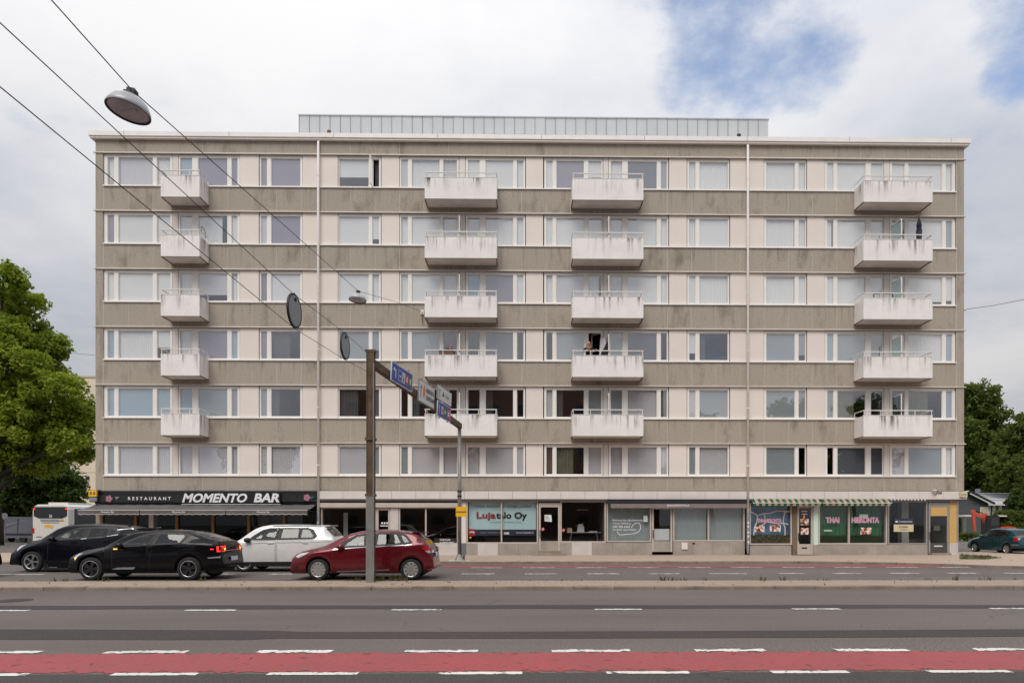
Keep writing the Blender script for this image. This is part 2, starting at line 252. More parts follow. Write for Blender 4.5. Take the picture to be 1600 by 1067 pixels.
# ------------------------------------------------------------------ mesh helpers
class B:
    def __init__(s): s.v = []; s.f = []
    def quad(s, *p):
        n = len(s.v); s.v += [tuple(q) for q in p]; s.f.append(tuple(range(n, n + len(p)))); return s
    def box(s, x0, x1, y0, y1, z0, z1):
        n = len(s.v); s.v += [(x0, y0, z0), (x1, y0, z0), (x1, y1, z0), (x0, y1, z0), (x0, y0, z1), (x1, y0, z1), (x1, y1, z1), (x0, y1, z1)]
        s.f += [tuple(n + i for i in q) for q in ((3, 2, 1, 0), (4, 5, 6, 7), (0, 1, 5, 4), (1, 2, 6, 5), (2, 3, 7, 6), (3, 0, 4, 7))]; return s
    def bar(s, p, q, w, h=None):
        p, q = Vector(p), Vector(q); h = h or w; d = (q - p).normalized(); a = d.cross(UP)
        a = a.normalized() if a.length > 1e-3 else Vector((1, 0, 0)); b = a.cross(d); n = len(s.v)
        for e in (p, q):
            for i, j in ((-1, -1), (1, -1), (1, 1), (-1, 1)): s.v.append(tuple(e + a * (i * w / 2) + b * (j * h / 2)))
        s.f += [tuple(n + i for i in k) for k in ((3, 2, 1, 0), (4, 5, 6, 7), (0, 1, 5, 4), (1, 2, 6, 5), (2, 3, 7, 6), (3, 0, 4, 7))]; return s
    def tube(s, pts, r, n=8, caps=True):
        pts = [Vector(p) for p in pts]; rs = r if isinstance(r, (list, tuple)) else [r] * len(pts); base = len(s.v)
        a = None
        for i, p in enumerate(pts):
            d = (pts[min(i + 1, len(pts) - 1)] - pts[max(i - 1, 0)]).normalized()
            a = (d.cross(UP) if abs(d.z) < .99 else Vector((1, 0, 0))) if a is None else a
            a = (a - d * a.dot(d)).normalized(); b = a.cross(d)
            for k in range(n):
                t = 2 * math.pi * k / n; s.v.append(tuple(p + (a * math.cos(t) + b * math.sin(t)) * rs[i]))
        for i in range(len(pts) - 1):
            for k in range(n):
                a0 = base + i * n + k; a1 = base + i * n + (k + 1) % n; s.f.append((a0, a1, a1 + n, a0 + n))
        if caps: s.f.append(tuple(base + k for k in range(n))[::-1]); s.f.append(tuple(base + (len(pts) - 1) * n + k for k in range(n)))
        return s
    def lathe(s, prof, axis='z', n=24, origin=(0, 0, 0)):
        base = len(s.v); O = Vector(origin)
        for r, h in prof:
            for k in range(n):
                t = 2 * math.pi * k / n; c, q = r * math.cos(t), r * math.sin(t)
                s.v.append(tuple(O + (Vector((c, q, h)) if axis == 'z' else Vector((c, h, q)) if axis == 'y' else Vector((h, c, q)))))
        for i in range(len(prof) - 1):
            for k in range(n):
                a0 = base + i * n + k; a1 = base + i * n + (k + 1) % n; s.f.append((a0, a1, a1 + n, a0 + n))
        return s
    def prism(s, poly, y0, y1):   # poly in (x, z)
        n = len(s.v); m = len(poly); s.v += [(x, y0, z) for x, z in poly] + [(x, y1, z) for x, z in poly]
        s.f.append(tuple(range(n, n + m))); s.f.append(tuple(range(n + m, n + 2 * m))[::-1])
        for i in range(m): j = (i + 1) % m; s.f.append((n + j, n + i, n + m + i, n + m + j))
        return s
    def build(s, name, mat, parent=None, smooth=False, kind=None):
        me = bpy.data.meshes.new(name); me.from_pydata(s.v, [], s.f); me.update()
        if smooth:
            me.polygons.foreach_set('use_smooth', [True] * len(me.polygons))
        return link(name, me, mat, parent, kind)
def link(name, me, mat, parent=None, kind=None):
    if isinstance(mat, str): mat = MAT[mat]
    if not me.materials: me.materials.append(mat)
    o = bpy.data.objects.new(name, me); COL.objects.link(o)
    if parent is not None: o.parent = parent
    if kind: o['kind'] = kind
    return o
def inst(src, loc, parent=None, rot=None):
    o = src.copy(); COL.objects.link(o); o.location = loc
    if rot: o.rotation_euler = rot
    if parent is not None: o.parent = parent
    return o
def thing(name, label, cat, loc=(0, 0, 0), rz=0, group=None):
    o = bpy.data.objects.new(name, None); COL.objects.link(o); o.location = loc; o.rotation_euler = (0, 0, rz); o.empty_display_size = .2
    return tag(o, label, cat, group)
def tag(o, label, cat, group=None):
    o['label'] = label; o['category'] = cat
    if group: o['group'] = group
    return o
_txt = {}
def text_arr(s, bold=0.0, shear=0.0, spacing=1.0):
    key = (s, bold, shear, spacing)
    if key not in _txt:
        cu = bpy.data.curves.new('t', 'FONT'); cu.body = s; cu.offset = bold; cu.shear = shear; cu.space_character = spacing; cu.resolution_u = 3; cu.align_x = 'LEFT'
        o = bpy.data.objects.new('t', cu); COL.objects.link(o); dg = bpy.context.evaluated_depsgraph_get(); dg.update()
        me = bpy.data.meshes.new_from_object(o.evaluated_get(dg)); v = np.array([q.co[:2] for q in me.vertices]); f = [tuple(p.vertices) for p in me.polygons]
        bpy.data.objects.remove(o); bpy.data.curves.remove(cu); bpy.data.meshes.remove(me)
        lo, hi = v.min(0), v.max(0); _txt[key] = ((v - lo) / (hi - lo), f)
    return _txt[key]
def lettering(s, mat, origin, width, height, parent, u=(1, 0, 0), v=(0, 0, 1), bold=.01, shear=0, spacing=1.0, name='lettering'):
    uv, f = text_arr(s, bold, shear, spacing); O, U, V = Vector(origin), Vector(u), Vector(v)
    verts = [tuple(O + U * (a * width) + V * (b * height)) for a, b in uv]
    me = bpy.data.meshes.new(name); me.from_pydata(verts, [], f); me.update(); return link(name, me, mat, parent)

# ------------------------------------------------------------------ ground, roads, pavements
def sheet(name, poly, z, mat, parent=None, kind=None):
    b = B(); b.quad(*[(x, y, z) for x, y in poly]); return b.build(name, mat, parent, kind=kind)
def strip(name, x0, x1, y0, y1, z, mat, parent):   # origin at its centre, for worn edges
    cx, cy = (x0 + x1) / 2, (y0 + y1) / 2; a, c = (x1 - x0) / 2, (y1 - y0) / 2
    o = B().quad((-a, -c, 0), (a, -c, 0), (a, c, 0), (-a, c, 0)).build(name, mat, parent); o.location = (cx, cy, z); return o
def RY(py, z=0.0): return onZ(818, py, z).y
def RX(px, py, z=0.0): return onZ(px, py, z).x
ground = sheet('ground', [(-900, -500), (900, -500), (900, 1400), (-900, 1400)], -.06, 'dark_ground', kind='structure')
YM0, YM1 = RY(921.5), -14.15      # median strip
ZF, ZS = .06, .16                 # far carriageway, pavement
YK = RY(880.5, ZF)                # far kerb line
road = sheet('road', [(-170, -62), (170, -62), (170, YM0 + .1), (-170, YM0 + .1)], 0, 'asphalt', kind='structure')
sheet('road_edge', [(-60, -33.5), (60, -33.5), (60, RY(1051)), (-60, RY(1051))], .003, 'asphalt_edge', road)
def wavy_patch(name, pxs, top, bot, mat):
    b = B(); n = len(pxs)
    for i, p in enumerate(pxs):
        q = onZ(p, top[i], 0); r = onZ(p, bot[i], 0); b.v += [(q.x, q.y, .004), (r.x, r.y, .004)]
    b.f = [(2 * i + 1, 2 * i + 3, 2 * i + 2, 2 * i) for i in range(n - 1)]; return b.build(name, mat, road)
px = list(range(-700, 2400, 60))
wavy_patch('repair_patch', px, [945.2 - .0009 * (p - 800) + .35 * math.sin(p * .013) for p in px], [951.0 - .0012 * (p - 800) + .3 * math.sin(p * .021) for p in px], 'asphalt_patch')
tp = [(-700, 982, 999.5), (-300, 982.5, 999.5), (0, 983, 999), (120, 983.2, 999), (260, 984, 999.6), (380, 984.3, 999.4), (430, 985, 997.5), (470, 986.8, 997.3), (520, 987.0, 997.4), (800, 986.6, 997.6), (1060, 985.4, 996.6), (1330, 984.4, 995.8), (1600, 982.6, 994.2), (2000, 980, 992), (2400, 978, 990)]
wavy_patch('repair_patch', [a for a, _, _ in tp], [b for _, b, _ in tp], [c for _, _, c in tp], 'asphalt_patch')
sk_ = -.0016
def rowY(px_, py): return onZ(px_, py + sk_ * (px_ - 800), 0)
red_y0, red_y1 = RY(1050), RY(1018.5)
strip('cycle_lane', -24, 24, red_y0, red_y1, .005, 'paint_red', road)
for a, b_ in ((-290, -175), (-60, 70), (172, 297), (405, 520), (633, 747), (862, 985), (1087, 1198), (1309, 1423), (1530, 1645), (1760, 1875)):
    x0, x1 = RX(a, 1017), RX(b_, 1017); strip('lane_marking', x0, x1, RY(1019.3), RY(1014.8), .009, 'paint_white', road)
for a, b_ in ((-345, -215), (-85, 50), (180, 312), (420, 560), (685, 816), (948, 1078), (1208, 1330), (1457, 1588), (1720, 1850)):
    x0, x1 = RX(a, 1052), RX(b_, 1052); strip('lane_marking', x0, x1, RY(1053.6), RY(1049.6), .009, 'paint_white', road)
for a, b_ in ((-340, -265), (-22, 55), (295, 373), (613, 690), (929, 1003), (1240, 1315), (1553, 1630)):
    x0, x1 = RX(a, 952), RX(b_, 952); strip('lane_marking', x0, x1, RY(953.3), RY(951.4), .009, 'paint_white', road)
c0 = onZ(22, 938, 0); mh = B().lathe([(0, .012), (.34, .012), (.36, .006)], n=28).build('manhole_cover', 'asphalt_patch', road); mh.location = c0
# far carriageway
far = sheet('carriageway', [(-170, YM1 - .05), (170, YM1 - .05), (170, -8.2), (90, -8.2), (24, -8.2), (20, YK + .05), (-170, YK + .05)], ZF, 'asphalt', kind='structure')
for a, b_ in ((0, 78), (350, 370), (421, 460), (721, 773), (820, 870), (917, 968), (1014, 1062), (1110, 1168), (1219, 1258), (1306, 1349), (1395, 1440), (1487, 1532), (1578, 1625)):
    strip('lane_marking', RX(a, 896, ZF), RX(b_, 896, ZF), RY(896.9, ZF), RY(895.4, ZF), ZF + .005, 'paint_far', far)
for i in range(10):
    a = 735 + i * 82; strip('lane_marking', RX(a, 887, ZF), RX(a + 50, 887, ZF), RY(887.3, ZF), RY(886.3, ZF), ZF + .009, 'paint_far', far)
strip('cycle_lane', RX(692, 884, ZF), RX(1505, 884, ZF), RY(885.6, ZF), RY(883.3, ZF), ZF + .005, 'paint_red', far)
# median strip with kerb stones
med = B().box(-170, 170, YM0 + .16, YM1 - .12, -.05, .098).build('median', 'median_paving', kind='structure')
def kerb_mesh(L, wd, h):
    b = B(); e = .018; p = [(0, 0), (0, h - e), (e, h), (wd, h), (wd, 0)]
    n = len(p)
    for x in (.006, L - .006):
        for y, z in p: b.v.append((x, y, z - .04))
    for i in range(n - 1): b.f.append((i, i + n, i + n + 1, i + 1))
    b.f.append(tuple(range(n))); b.f.append(tuple(range(2 * n - 1, n - 1, -1))); return b
KL = 1.058; k0 = kerb_mesh(KL, .16, .14).build('kerb_stone', 'kerb_stone', med)
xs = RX(648.75, 919); i0 = int((-26 - xs) / KL)
for i in range(i0, i0 + 50):
    p = (xs + i * KL, YM0 + rng.normal(0, .006), rng.normal(-.002, .004))
    if i == i0: k0.location = p
    else: inst(k0, p, med, (rng.normal(0, .006), rng.normal(0, .003), rng.normal(0, .004)))
k1 = kerb_mesh(KL, .12, .14).build('kerb_stone', 'kerb_stone', med); k1.rotation_euler = (0, 0, math.pi); k1.location = (xs + i0 * KL, YM1, 0)
for i in range(i0 + 1, i0 + 50): inst(k1, (xs + i * KL, YM1 + rng.normal(0, .004), rng.normal(-.002, .004)), med)
B().box(-170, -26.5, YM0 + .005, YM0 + .16, -.05, .096).box(27, 170, YM0 + .005, YM0 + .16, -.05, .096).build('kerb_run', 'kerb_stone', med)
# pavement in front of the building, its kerb bending towards the right
kc = [(-90, YK), (RX(1250, 880.5, ZF), YK)] + [tuple(onZ(a, b_, ZF).xy) for a, b_ in ((1330, 881.2), (1400, 882.2), (1470, 884.2), (1540, 887.0), (1600, 888.6), (1700, 889.6))] + [(60, -8.15)]
sw = sheet('pavement', [(x, y + .02) for x, y in kc] + [(60, 3.5), (23, 3.5), (23, 2), (-21.6, 2), (-21.6, 3.3), (-90, 3.3)], ZS, 'sidewalk_paving', kind='structure')
k2 = kerb_mesh(KL, .14, .143).build('kerb_stone', 'kerb_stone', sw); first = True
for (xa, ya), (xb, yb) in zip(kc, kc[1:]):
    L = math.hypot(xb - xa, yb - ya); xa0 = xa
    n = int(L / KL)
    if n < 1: n = 1
    for i in range(n):
        t_ = i / n; X_, Y_ = xa + (xb - xa) * t_, ya + (yb - ya) * t_
        if X_ < -30 or X_ > 30: continue
        p = (X_, Y_ + rng.normal(-.02, .008), ZF + .002 + rng.normal(0, .004)); rz = math.atan2(yb - ya, xb - xa) + rng.normal(0, .004)
        if first: k2.location = p; k2.rotation_euler = (0, 0, rz); first = False
        else:
            o = inst(k2, p, sw, (0, 0, rz)); o.scale = (L / n / KL, 1, 1)
side = sheet('side_street', [(-120, 3.3), (-21.6, 3.3), (-21.6, 120), (-120, 120)], .05, 'asphalt', kind='structure')
yard = sheet('yard', [(23, 3.5), (90, 3.5), (90, 26), (23, 26)], .10, 'asphalt', kind='structure')
lawn = sheet('lawn', [(16, 26), (140, 26), (140, 140), (16, 140)], .12, 'lawn', kind='structure')
gp = [onZ(a, b_, ZS + .012) for a, b_ in ((1499, 873), (1540, 873.5), (1566, 871), (1545, 867.5), (1499, 866))]
sheet('grass_patch', [(p.x, p.y) for p in gp], ZS + .004, 'lawn', kind='structure')

# ------------------------------------------------------------------ the apartment building
bld = thing('apartment_building', 'long six-storey grey pebble-dash apartment block with white balconies and ground-floor shops', 'building')
XL, XR = FX(149), FX(1506.5); DEP = 12.0
zt6, zt1 = FZ(244.5, 900), FZ(692.2, 900); PIT = (zt6 - zt1) / 5
ZT = [zt1 + PIT * k for k in range(6)]                 # drip moulding over the windows of floor k
SILL = 1.655; ZROOF = FZ(221.5, 818); ZFA1, ZFA0 = FZ(767.0, 900), FZ(779.6, 900); ZB = .13
cols = [('w', 'A1', (161, 268.7), [(168.8, 179.4), (185.7, 239.7), (245.8, 267)]), ('m', 268.7, 277.7), ('w', 'A2', (277.7, 374), [(282, 301.3), (310, 356), (362.3, 372)]), ('p', 374, 404),
        ('w', 'B', (404.5, 472), [(408, 418), (424, 470)]), ('p', 472, 527.7), ('w', 'C', (527.7, 595), [(530, 576.8), (581.8, 593)]), ('p', 595.5, 624),
        ('w', 'D1', (624, 717), [(626.8, 638), (643.5, 687.5), (692.5, 714.5)]), ('m', 717, 727), ('w', 'D2', (727, 821), [(731, 750), (758.6, 802.3), (807.4, 818.4)]), ('p', 821.5, 849),
        ('w', 'E1', (850, 942.5), [(853.2, 863.8), (869, 912.7), (919, 940)]), ('m', 942.5, 951), ('w', 'E2', (951, 1045), [(954, 972.3), (980.3, 1026.5), (1032, 1042.3)]), ('p', 1045.5, 1073.7),
        ('w', 'F', (1074, 1140.5), [(1076.2, 1086.7), (1092.3, 1137.3)]), ('p', 1141, 1194), ('w', 'G', (1194, 1261), [(1196.6, 1241.8), (1247, 1258.2)]), ('p', 1261.5, 1289.5),
        ('w', 'H1', (1289.5, 1382), [(1291.7, 1302), (1307.6, 1352), (1360, 1379)]), ('m', 1382, 1391), ('w', 'H2', (1391, 1494), [(1393, 1413), (1418.5, 1471.5), (1477, 1487.3)])]
# what hangs behind each pane, floor 1 (lowest) to 6: W/L/P/G/B/K blinds (some P and G tones imitate reflections in the pane), D dark room, C curtain, H half-lowered blind, O opened
look = {
 'A1': ['GLL', 'BBB', 'BWW', 'WWW', 'PWW', 'WLW'], 'A2': ['LLL', 'BGG', 'WPB', 'WLW', 'WWW', 'BPP'], 'B': ['LL', 'GD', 'PC', 'PW', 'LP', 'PP'], 'C': ['LG', 'CK', 'GG', 'WW', 'WW', 'HO'],
 'D1': ['GLL', 'DDD', 'GGC', 'WWW', 'WWW', 'LWL'], 'D2': ['LLL', 'DDD', 'DKD', 'BPW', 'WWW', 'WWW'], 'E1': ['CCL', 'LDG', 'DGO', 'WLW', 'WWW', 'WPW'], 'E2': ['LLL', 'GLC', 'GKD', 'WWW', 'WWW', 'WKG'],
 'F': ['GL', 'LG', 'WD', 'WW', 'WW', 'WW'], 'G': ['GD', 'GG', 'GG', 'WW', 'WW', 'WW'], 'H1': ['DKK', 'GCD', 'BGG', 'WWW', 'WWW', 'WWW'], 'H2': ['LGW', 'DCB', 'WWB', 'WWW', 'WWG', 'WWW']}
YP, YW, YG = .045, .075, .125
def curtain(name, x0, x1, z0, z1, y, mat, parent, amp=.025, wl=.16):
    b = B(); n = max(6, int((x1 - x0) / wl * 5))
    for i in range(n + 1):
        x = x0 + (x1 - x0) * i / n; yy = y + amp * math.sin(2 * math.pi * (x - x0) / wl + .6 * math.sin(x * 7)) ; b.v += [(x, yy, z0), (x, yy, z1)]
    b.f = [(2 * i, 2 * i + 2, 2 * i + 3, 2 * i + 1) for i in range(n)]; return b.build(name, mat, parent, smooth=True)
# concrete frame: floor slabs, party walls behind the panels, side walls, back wall, roof
fr = B()
zfl = [ZFA1 - .1] + [z + .25 for z in ZT]
for z in zfl: fr.box(XL + .03, XR - .03, .34, DEP, z, z + .2)
fr.box(XL + .02, XR - .3, .34, DEP, .0, .12)
fr.build('floor_slab', 'room_floor', bld)
for k in range(6):
    z0 = zfl[k] + .2; z1 = zfl[k + 1]
    for c in cols:
        if c[0] == 'p': B().box(FX(c[1]) + .25, FX(c[2]) - .25, .345, 5.5, z0, z1).build('party_wall', 'room_wall', bld)
        if c[0] == 'm': xm = FX((c[1] + c[2]) / 2); B().box(xm - .08, xm + .08, .345, 5.5, z0, z1).build('party_wall', 'room_wall', bld)
B().box(XL + .3, XR - .3, 5.51, 5.7, ZFA1, ZROOF - .05).build('corridor_wall', 'room_wall', bld)
sw_ = B(); sw_.box(XL, XL + .3, .03, DEP, ZFA1, ZROOF).box(XR - .3, XR, .03, DEP, ZFA1, ZROOF).box(XL + .3, XR - .31, DEP - .3, DEP, 0, ZROOF); sw_.build('end_wall', 'pebble_dash', bld)
B().box(XL + .05, XR - .05, .35, DEP - .02, ZROOF + .01, ZROOF + .12).build('roof', 'roof_felt', bld)
# backing of the spandrel bands (shows as the pale joint between the panels)
bands = [(ZFA1, ZT[0] - SILL)] + [(ZT[k], ZT[k + 1] - SILL) for k in range(5)] + [(ZT[5], ZROOF)]
bk = B()
for a, b_ in bands: bk.box(XL + .01, XR - .01, .012, .34, a - .01, b_ + .01)
for k in range(6):
    a, b_ = ZT[k] - SILL + .01, ZT[k] - .01
    bk.box(XL + .01, FX(160.5), .012, .34, a, b_).box(FX(1494.5), XR - .01, .012, .34, a, b_)
    for c in cols:
        if c[0] == 'p': bk.box(FX(c[1]) + .02, FX(c[2]) - .02, .10, .34, a, b_)
bk.build('joint_backing', 'mortar_joint', bld)
X1, X2 = FX(161), FX(1494.3); PW = (X2 - X1) / 35.0; GAP = .024
def panel_mesh(wd, h, dp=.05, name='spandrel_panel', mat='pebble_dash'):
    b = B(); e = .012; b.v = [(0, dp, 0), (wd, dp, 0), (wd, dp, h), (0, dp, h), (0, e, 0), (wd, e, 0), (wd, e, h), (0, e, h), (e, 0, e), (wd - e, 0, e), (wd - e, 0, h - e), (e, 0, h - e)]
    b.f = [(8, 9, 10, 11), (4, 5, 9, 8), (5, 6, 10, 9), (6, 7, 11, 10), (7, 4, 8, 11), (0, 1, 5, 4), (1, 2, 6, 5), (2, 3, 7, 6), (3, 0, 4, 7)]
    return b.build(name, mat, bld)
pm = {}
for a, b_ in bands:
    h = b_ - a - .03; key = round(h, 3)
    for i in range(35):
        p = (X1 + i * PW + GAP / 2, rng.normal(0, .0015), a + .012)
        if key not in pm: pm[key] = panel_mesh(PW - GAP, h); pm[key].location = p
        else: inst(pm[key], p, bld)
cornerL, cornerR = None, None
edges = [ZFA1] + ZT + [ZROOF]
for a, b_ in zip(edges, edges[1:]):
    panel_mesh(X1 - XL - GAP, b_ - a - .05, .05, 'corner_panel').location = (XL, 0, a + .02); panel_mesh(XR - X2 - GAP, b_ - a - .05, .05, 'corner_panel').location = (X2 + GAP, 0, a + .02)
# drip mouldings, sills, cornice
for k in range(6):
    z = ZT[k]; B().box(XL - .07, XR + .07, -.055, .03, z - .035, z + .008).build('drip_moulding', 'moulding', bld)
    B().box(X1 + .01, X2 - .01, -.06, .13, z - SILL - .012, z - SILL + .035).build('window_sill', 'white_frame', bld)
yo = .22; zc0, zc1 = FZ(219.5, 818, -yo), FZ(210.5, 818, -yo)
cor = B()
for a, b_, o in ((zc0 - .02, zc0 + .07, yo - .05), (zc0 + .07, zc1, yo)): cor.box(XL - o, XR + o, -o, DEP + o, a, b_)
cor.build('cornice', 'cornice_metal', bld)
for i in range(9):
    x = XL + 1.5 + i * 5.1; B().box(x, x + .02, -yo - .004, -yo + .02, zc0 + .08, zc1 + .02).build('cornice_seam', 'zinc_seam', bld)
# windows
proto_panel = {}
panes = {}
for c in cols:
    if c[0] == 'p':
        subs = [(c[1], c[2])]
        if c[2] - c[1] > 40: m = 497.3 if c[1] < 600 else 1168.5; subs = [(c[1], m), (m, c[2])]
        for a, b_ in subs:
            xa, xb = FX(a), FX(b_); h = SILL - .08
            for k in range(6):
                o = B().box(.01, xb - xa - .01, YP, .1, 0, h).build('infill_panel', 'beige_panel', bld) if k == 0 else inst(o0, (0, 0, 0), bld)
                if k == 0: o0 = o
                o.location = (xa, rng.normal(0, .003), ZT[k] - SILL + .038)
    elif c[0] == 'm':
        xa, xb = FX(c[1]), FX(c[2])
        for k in range(6):
            o = B().box(.012, xb - xa - .012, YW - .01, .2, 0, SILL - .08).build('post_panel', 'post_panel', bld) if k == 0 else inst(o0, (0, 0, 0), bld)
            if k == 0: o0 = o
            o.location = (xa, 0, ZT[k] - SILL + .038)
    else:
        _, key, (xa, xb), ps = c; xa, xb = FX(xa) + .012, FX(xb) - .012; pw = [(FX(a, YG), FX(b_, YG)) for a, b_ in ps]
        zl, zh = SILL - 1.545, SILL - .185          # pane bottom/top above the sill
        for k in range(6):
            zb = ZT[k] - SILL; win = B(); top = SILL - .045
            xs_ = [xa] + [v for p in pw for v in p] + [xb]
            for i in range(0, len(xs_), 2): win.box(xs_[i], xs_[i + 1], YW, .16, .036, top)
            for a, b_ in pw: win.box(a, b_, YW + .004, .156, .036, zl).box(a, b_, YW + .004, .156, zh, top)
            for a, b_ in pw:   # inner sash bead
                win.box(a, a + .022, YG - .02, .15, zl, zh).box(b_ - .022, b_, YG - .02, .15, zl, zh).box(a + .022, b_ - .022, YG - .021, .15, zl, zl + .02).box(a + .022, b_ - .022, YG - .021, .15, zh - .02, zh)
            wo_ = win.build('window', 'white_frame', bld); wo_.location = (0, 0, zb); panes[(key, k)] = wo_
            for i, (a, b_) in enumerate(pw):
                cd = look[key][k][i]
                if cd != 'O':
                    tilt = rng.normal(0, .004, 2)
                    B().quad((a, YG + tilt[0] * .4, zl), (b_, YG + tilt[1] * .4, zl), (b_, YG - tilt[0] * .4, zh), (a, YG - tilt[1] * .4, zh)).build('pane', 'window_glass', wo_)
                u_ = rng.uniform()
                if cd in 'WL' and u_ < .45: curtain('blind', a - .01, b_ + .01 if u_ > .06 else a + (b_ - a) * .8, zl - .02, zh + .02, .2, 'blind_' + cd, wo_, .016, .11)
                elif cd in 'WLPG' and u_ > .93: B().quad((a - .01, .163, zl + .1 + .5 * (1 - u_) / .07), (b_ + .01, .163, zl + .1 + .5 * (1 - u_) / .07), (b_ + .01, .163, zh + .02), (a - .01, .163, zh + .02)).build('blind', 'blind_' + cd, wo_)
                elif cd in 'WLPGBK': B().quad((a - .01, .163, zl - .02), (b_ + .01, .163, zl - .02), (b_ + .01, .163, zh + .02), (a - .01, .163, zh + .02)).build('blind', 'blind_' + cd, wo_)
                elif cd == 'H':
                    B().quad((a, .185, zl + .5), (b_, .185, zl + .5), (b_, .185, zh + .02), (a, .185, zh + .02)).build('blind', 'blind_W', wo_)
                elif cd == 'C': curtain('curtain', a, a + (b_ - a) * (.98 if b_ - a < .6 else .62), zl - .02, zh + .02, .24, 'curtain_brown' if k == 0 and key == 'E1' and i == 0 else 'curtain_olive' if k < 2 and key != 'C' else 'curtain_grey', wo_)
                elif cd == 'D' and b_ - a > .9: curtain('curtain', a, a + .35, zl - .02, zh + .02, .24, 'curtain_grey', wo_)
                elif cd == 'O' and key == 'C': curtain('curtain', a + .1, b_ - .05, zl, zh, .3, 'curtain_grey', wo_)
# open casement on the top floor (swung out) and air grille beside it
wC = panes[('C', 5)]; xo = FX(582); sash = B()
zl, zh = SILL - 1.545, SILL - .185
for p, q in (((xo, .1, zl), (xo, .1, zh)), ((xo - .05, -.28, zl), (xo - .05, -.28, zh))): sash.bar(p, q, .045)
for z in (zl, zh): sash.bar((xo, .1, z), (xo - .05, -.28, z), .045)
sash.build('casement', 'white_frame', wC)
gx = FX(173.5); B().box(gx - .13, gx + .13, YG - .03, YG + .02, ZT[5] - SILL + .14, ZT[5] - SILL + .38).build('air_grille', 'steel_frame', bld)
# downpipes
for pxx in (497.3, 1168.6):
    x = FX(pxx, -.12); zj = FZ(797 if pxx < 600 else 800); b = B()
    b.tube([(x, -.05, ZROOF), (x, -.12, ZROOF - .25), (x, -.12, zj)], .062, 10); d = b.build('downpipe', 'downpipe_white', bld, True)
    cl_ = B()
    for k in range(6): cl_.lathe([(.07, 0), (.076, .01), (.076, .05), (.07, .06)], n=10, origin=(x, -.12, ZT[k] - 1.15))
    cl_.build('pipe_collar', 'downpipe_white', d); lo = B().tube([(x, -.12, zj - .002), (x, -.12, .35), (x, -.2, .2)], .068, 10).build('pipe_foot', 'downpipe_grey', d, True)
    for q in range(5): s_ = B().quad((x - .04, -.192, 0), (x + .035, -.192, .01), (x + .035, -.192, .12), (x - .04, -.192, .1)).build('sticker', 'paper', d); s_.location = (0, 0, .75 + q * .24 + .05 * (q % 2))
# balconies
def balcony(px0, px1, k, screen=None, seed=0):
    y0 = -.96; xa, xb = FX(px0, y0), FX(px1, y0); zf = ZT[k] - 2.60; W = xb - xa
    bal = B().box(.0, W, y0 + .02, .0, .0, .10).build('balcony', 'balcony_soffit', bld); bal.location = (xa, 0, zf)
    fp = B().box(-.02, W + .02, y0 - .02, y0 + .02, 0, 1.01).build('front_panel', 'balcony_panel', bal); fp.location = (0, 0, -.012)
    for s, x in ((0, -.02), (1, W - .015)):
        sp = B().box(x, x + .035, y0 + .022, -.03, .0, 1.0).build('side_panel', 'balcony_panel', bal); sp.location = (0, 0, -.01)
        B().box(x - .004 if s == 0 else x + .03, x + .005 if s == 0 else x + .039, y0 + .08, y0 + .10, .06, .9).box(x - .004 if s == 0 else x + .03, x + .005 if s == 0 else x + .039, -.14, -.12, .06, .9).build('panel_trim', 'rail_white', bal)
    r = B(); zr = 1.255
    r.bar((-.03, y0, zr), (W + .03, y0, zr), .05, .04).bar((0, y0, zr), (0, -.02, zr), .04, .035).bar((W, y0, zr), (W, -.02, zr), .04, .035)
    for x in (.02, W * .25, W * .75, W - .02): r.bar((x, y0, 1.0), (x, y0, zr), .03)
    for x in (0.0, W): r.bar((x, -.05, .98), (x, -.05, zr), .03)
    r.box(-.03, W + .03, y0 - .03, y0 + .03, 1.003, 1.03); r.build('handrail', 'rail_white', bal)
    B().bar((-.01, y0 + .02, -.012), (-.01, -.02, -.012), .05, .03).bar((W + .01, y0 + .02, -.012), (W + .01, -.02, -.012), .05, .03).box(.03, W - .03, y0 + .02, y0 + .04, -.02, -.001).build('edge_angle', 'rail_rust', bal)
    if screen:
        xm = FX(screen, y0 / 2) - xa; zh_ = 2.06
        s = B(); s.bar((xm, y0 + .06, .1), (xm, y0 + .06, zh_), .045).bar((xm, -.05, .1), (xm, -.05, zh_), .04).bar((xm, y0 + .06, zh_), (xm, -.05, zh_), .04).bar((xm, y0 + .06, .9), (xm, -.05, .9), .03)
        so = s.build('privacy_screen', 'rail_white', bal); B().quad((xm, y0 + .07, .15), (xm, -.06, .15), (xm, -.06, zh_ - .02), (xm, y0 + .07, zh_ - .02)).build('pane', 'screen_glass', so)
    return bal, xa, xb, zf
BAL = {}
for k in range(1, 6):
    BAL[('A', k)] = balcony(252.2, 311.3, k); BAL[('D', k)] = balcony(664.3, 775.6, k, 719 if k < 5 else None)
    BAL[('E', k)] = balcony(895, 1004.6, k, 949.5 if k < 5 else None); BAL[('H', k)] = balcony(1349.6, 1456.2, k, 1401 if k < 5 else None)
# open balcony door leaf on floor 3 (behind the person)
wE = panes[('E1', 2)]; dx0, dx1 = FX(920), FX(940); dl = B()
for p, q in (((dx1, .1, zl), (dx1, .1, zh)), ((dx0 + .2, .55, zl), (dx0 + .2, .55, zh)), ((dx1, .1, zh), (dx0 + .2, .55, zh))): dl.bar(p, q, .06)
dl.build('door_leaf', 'white_frame', wE)
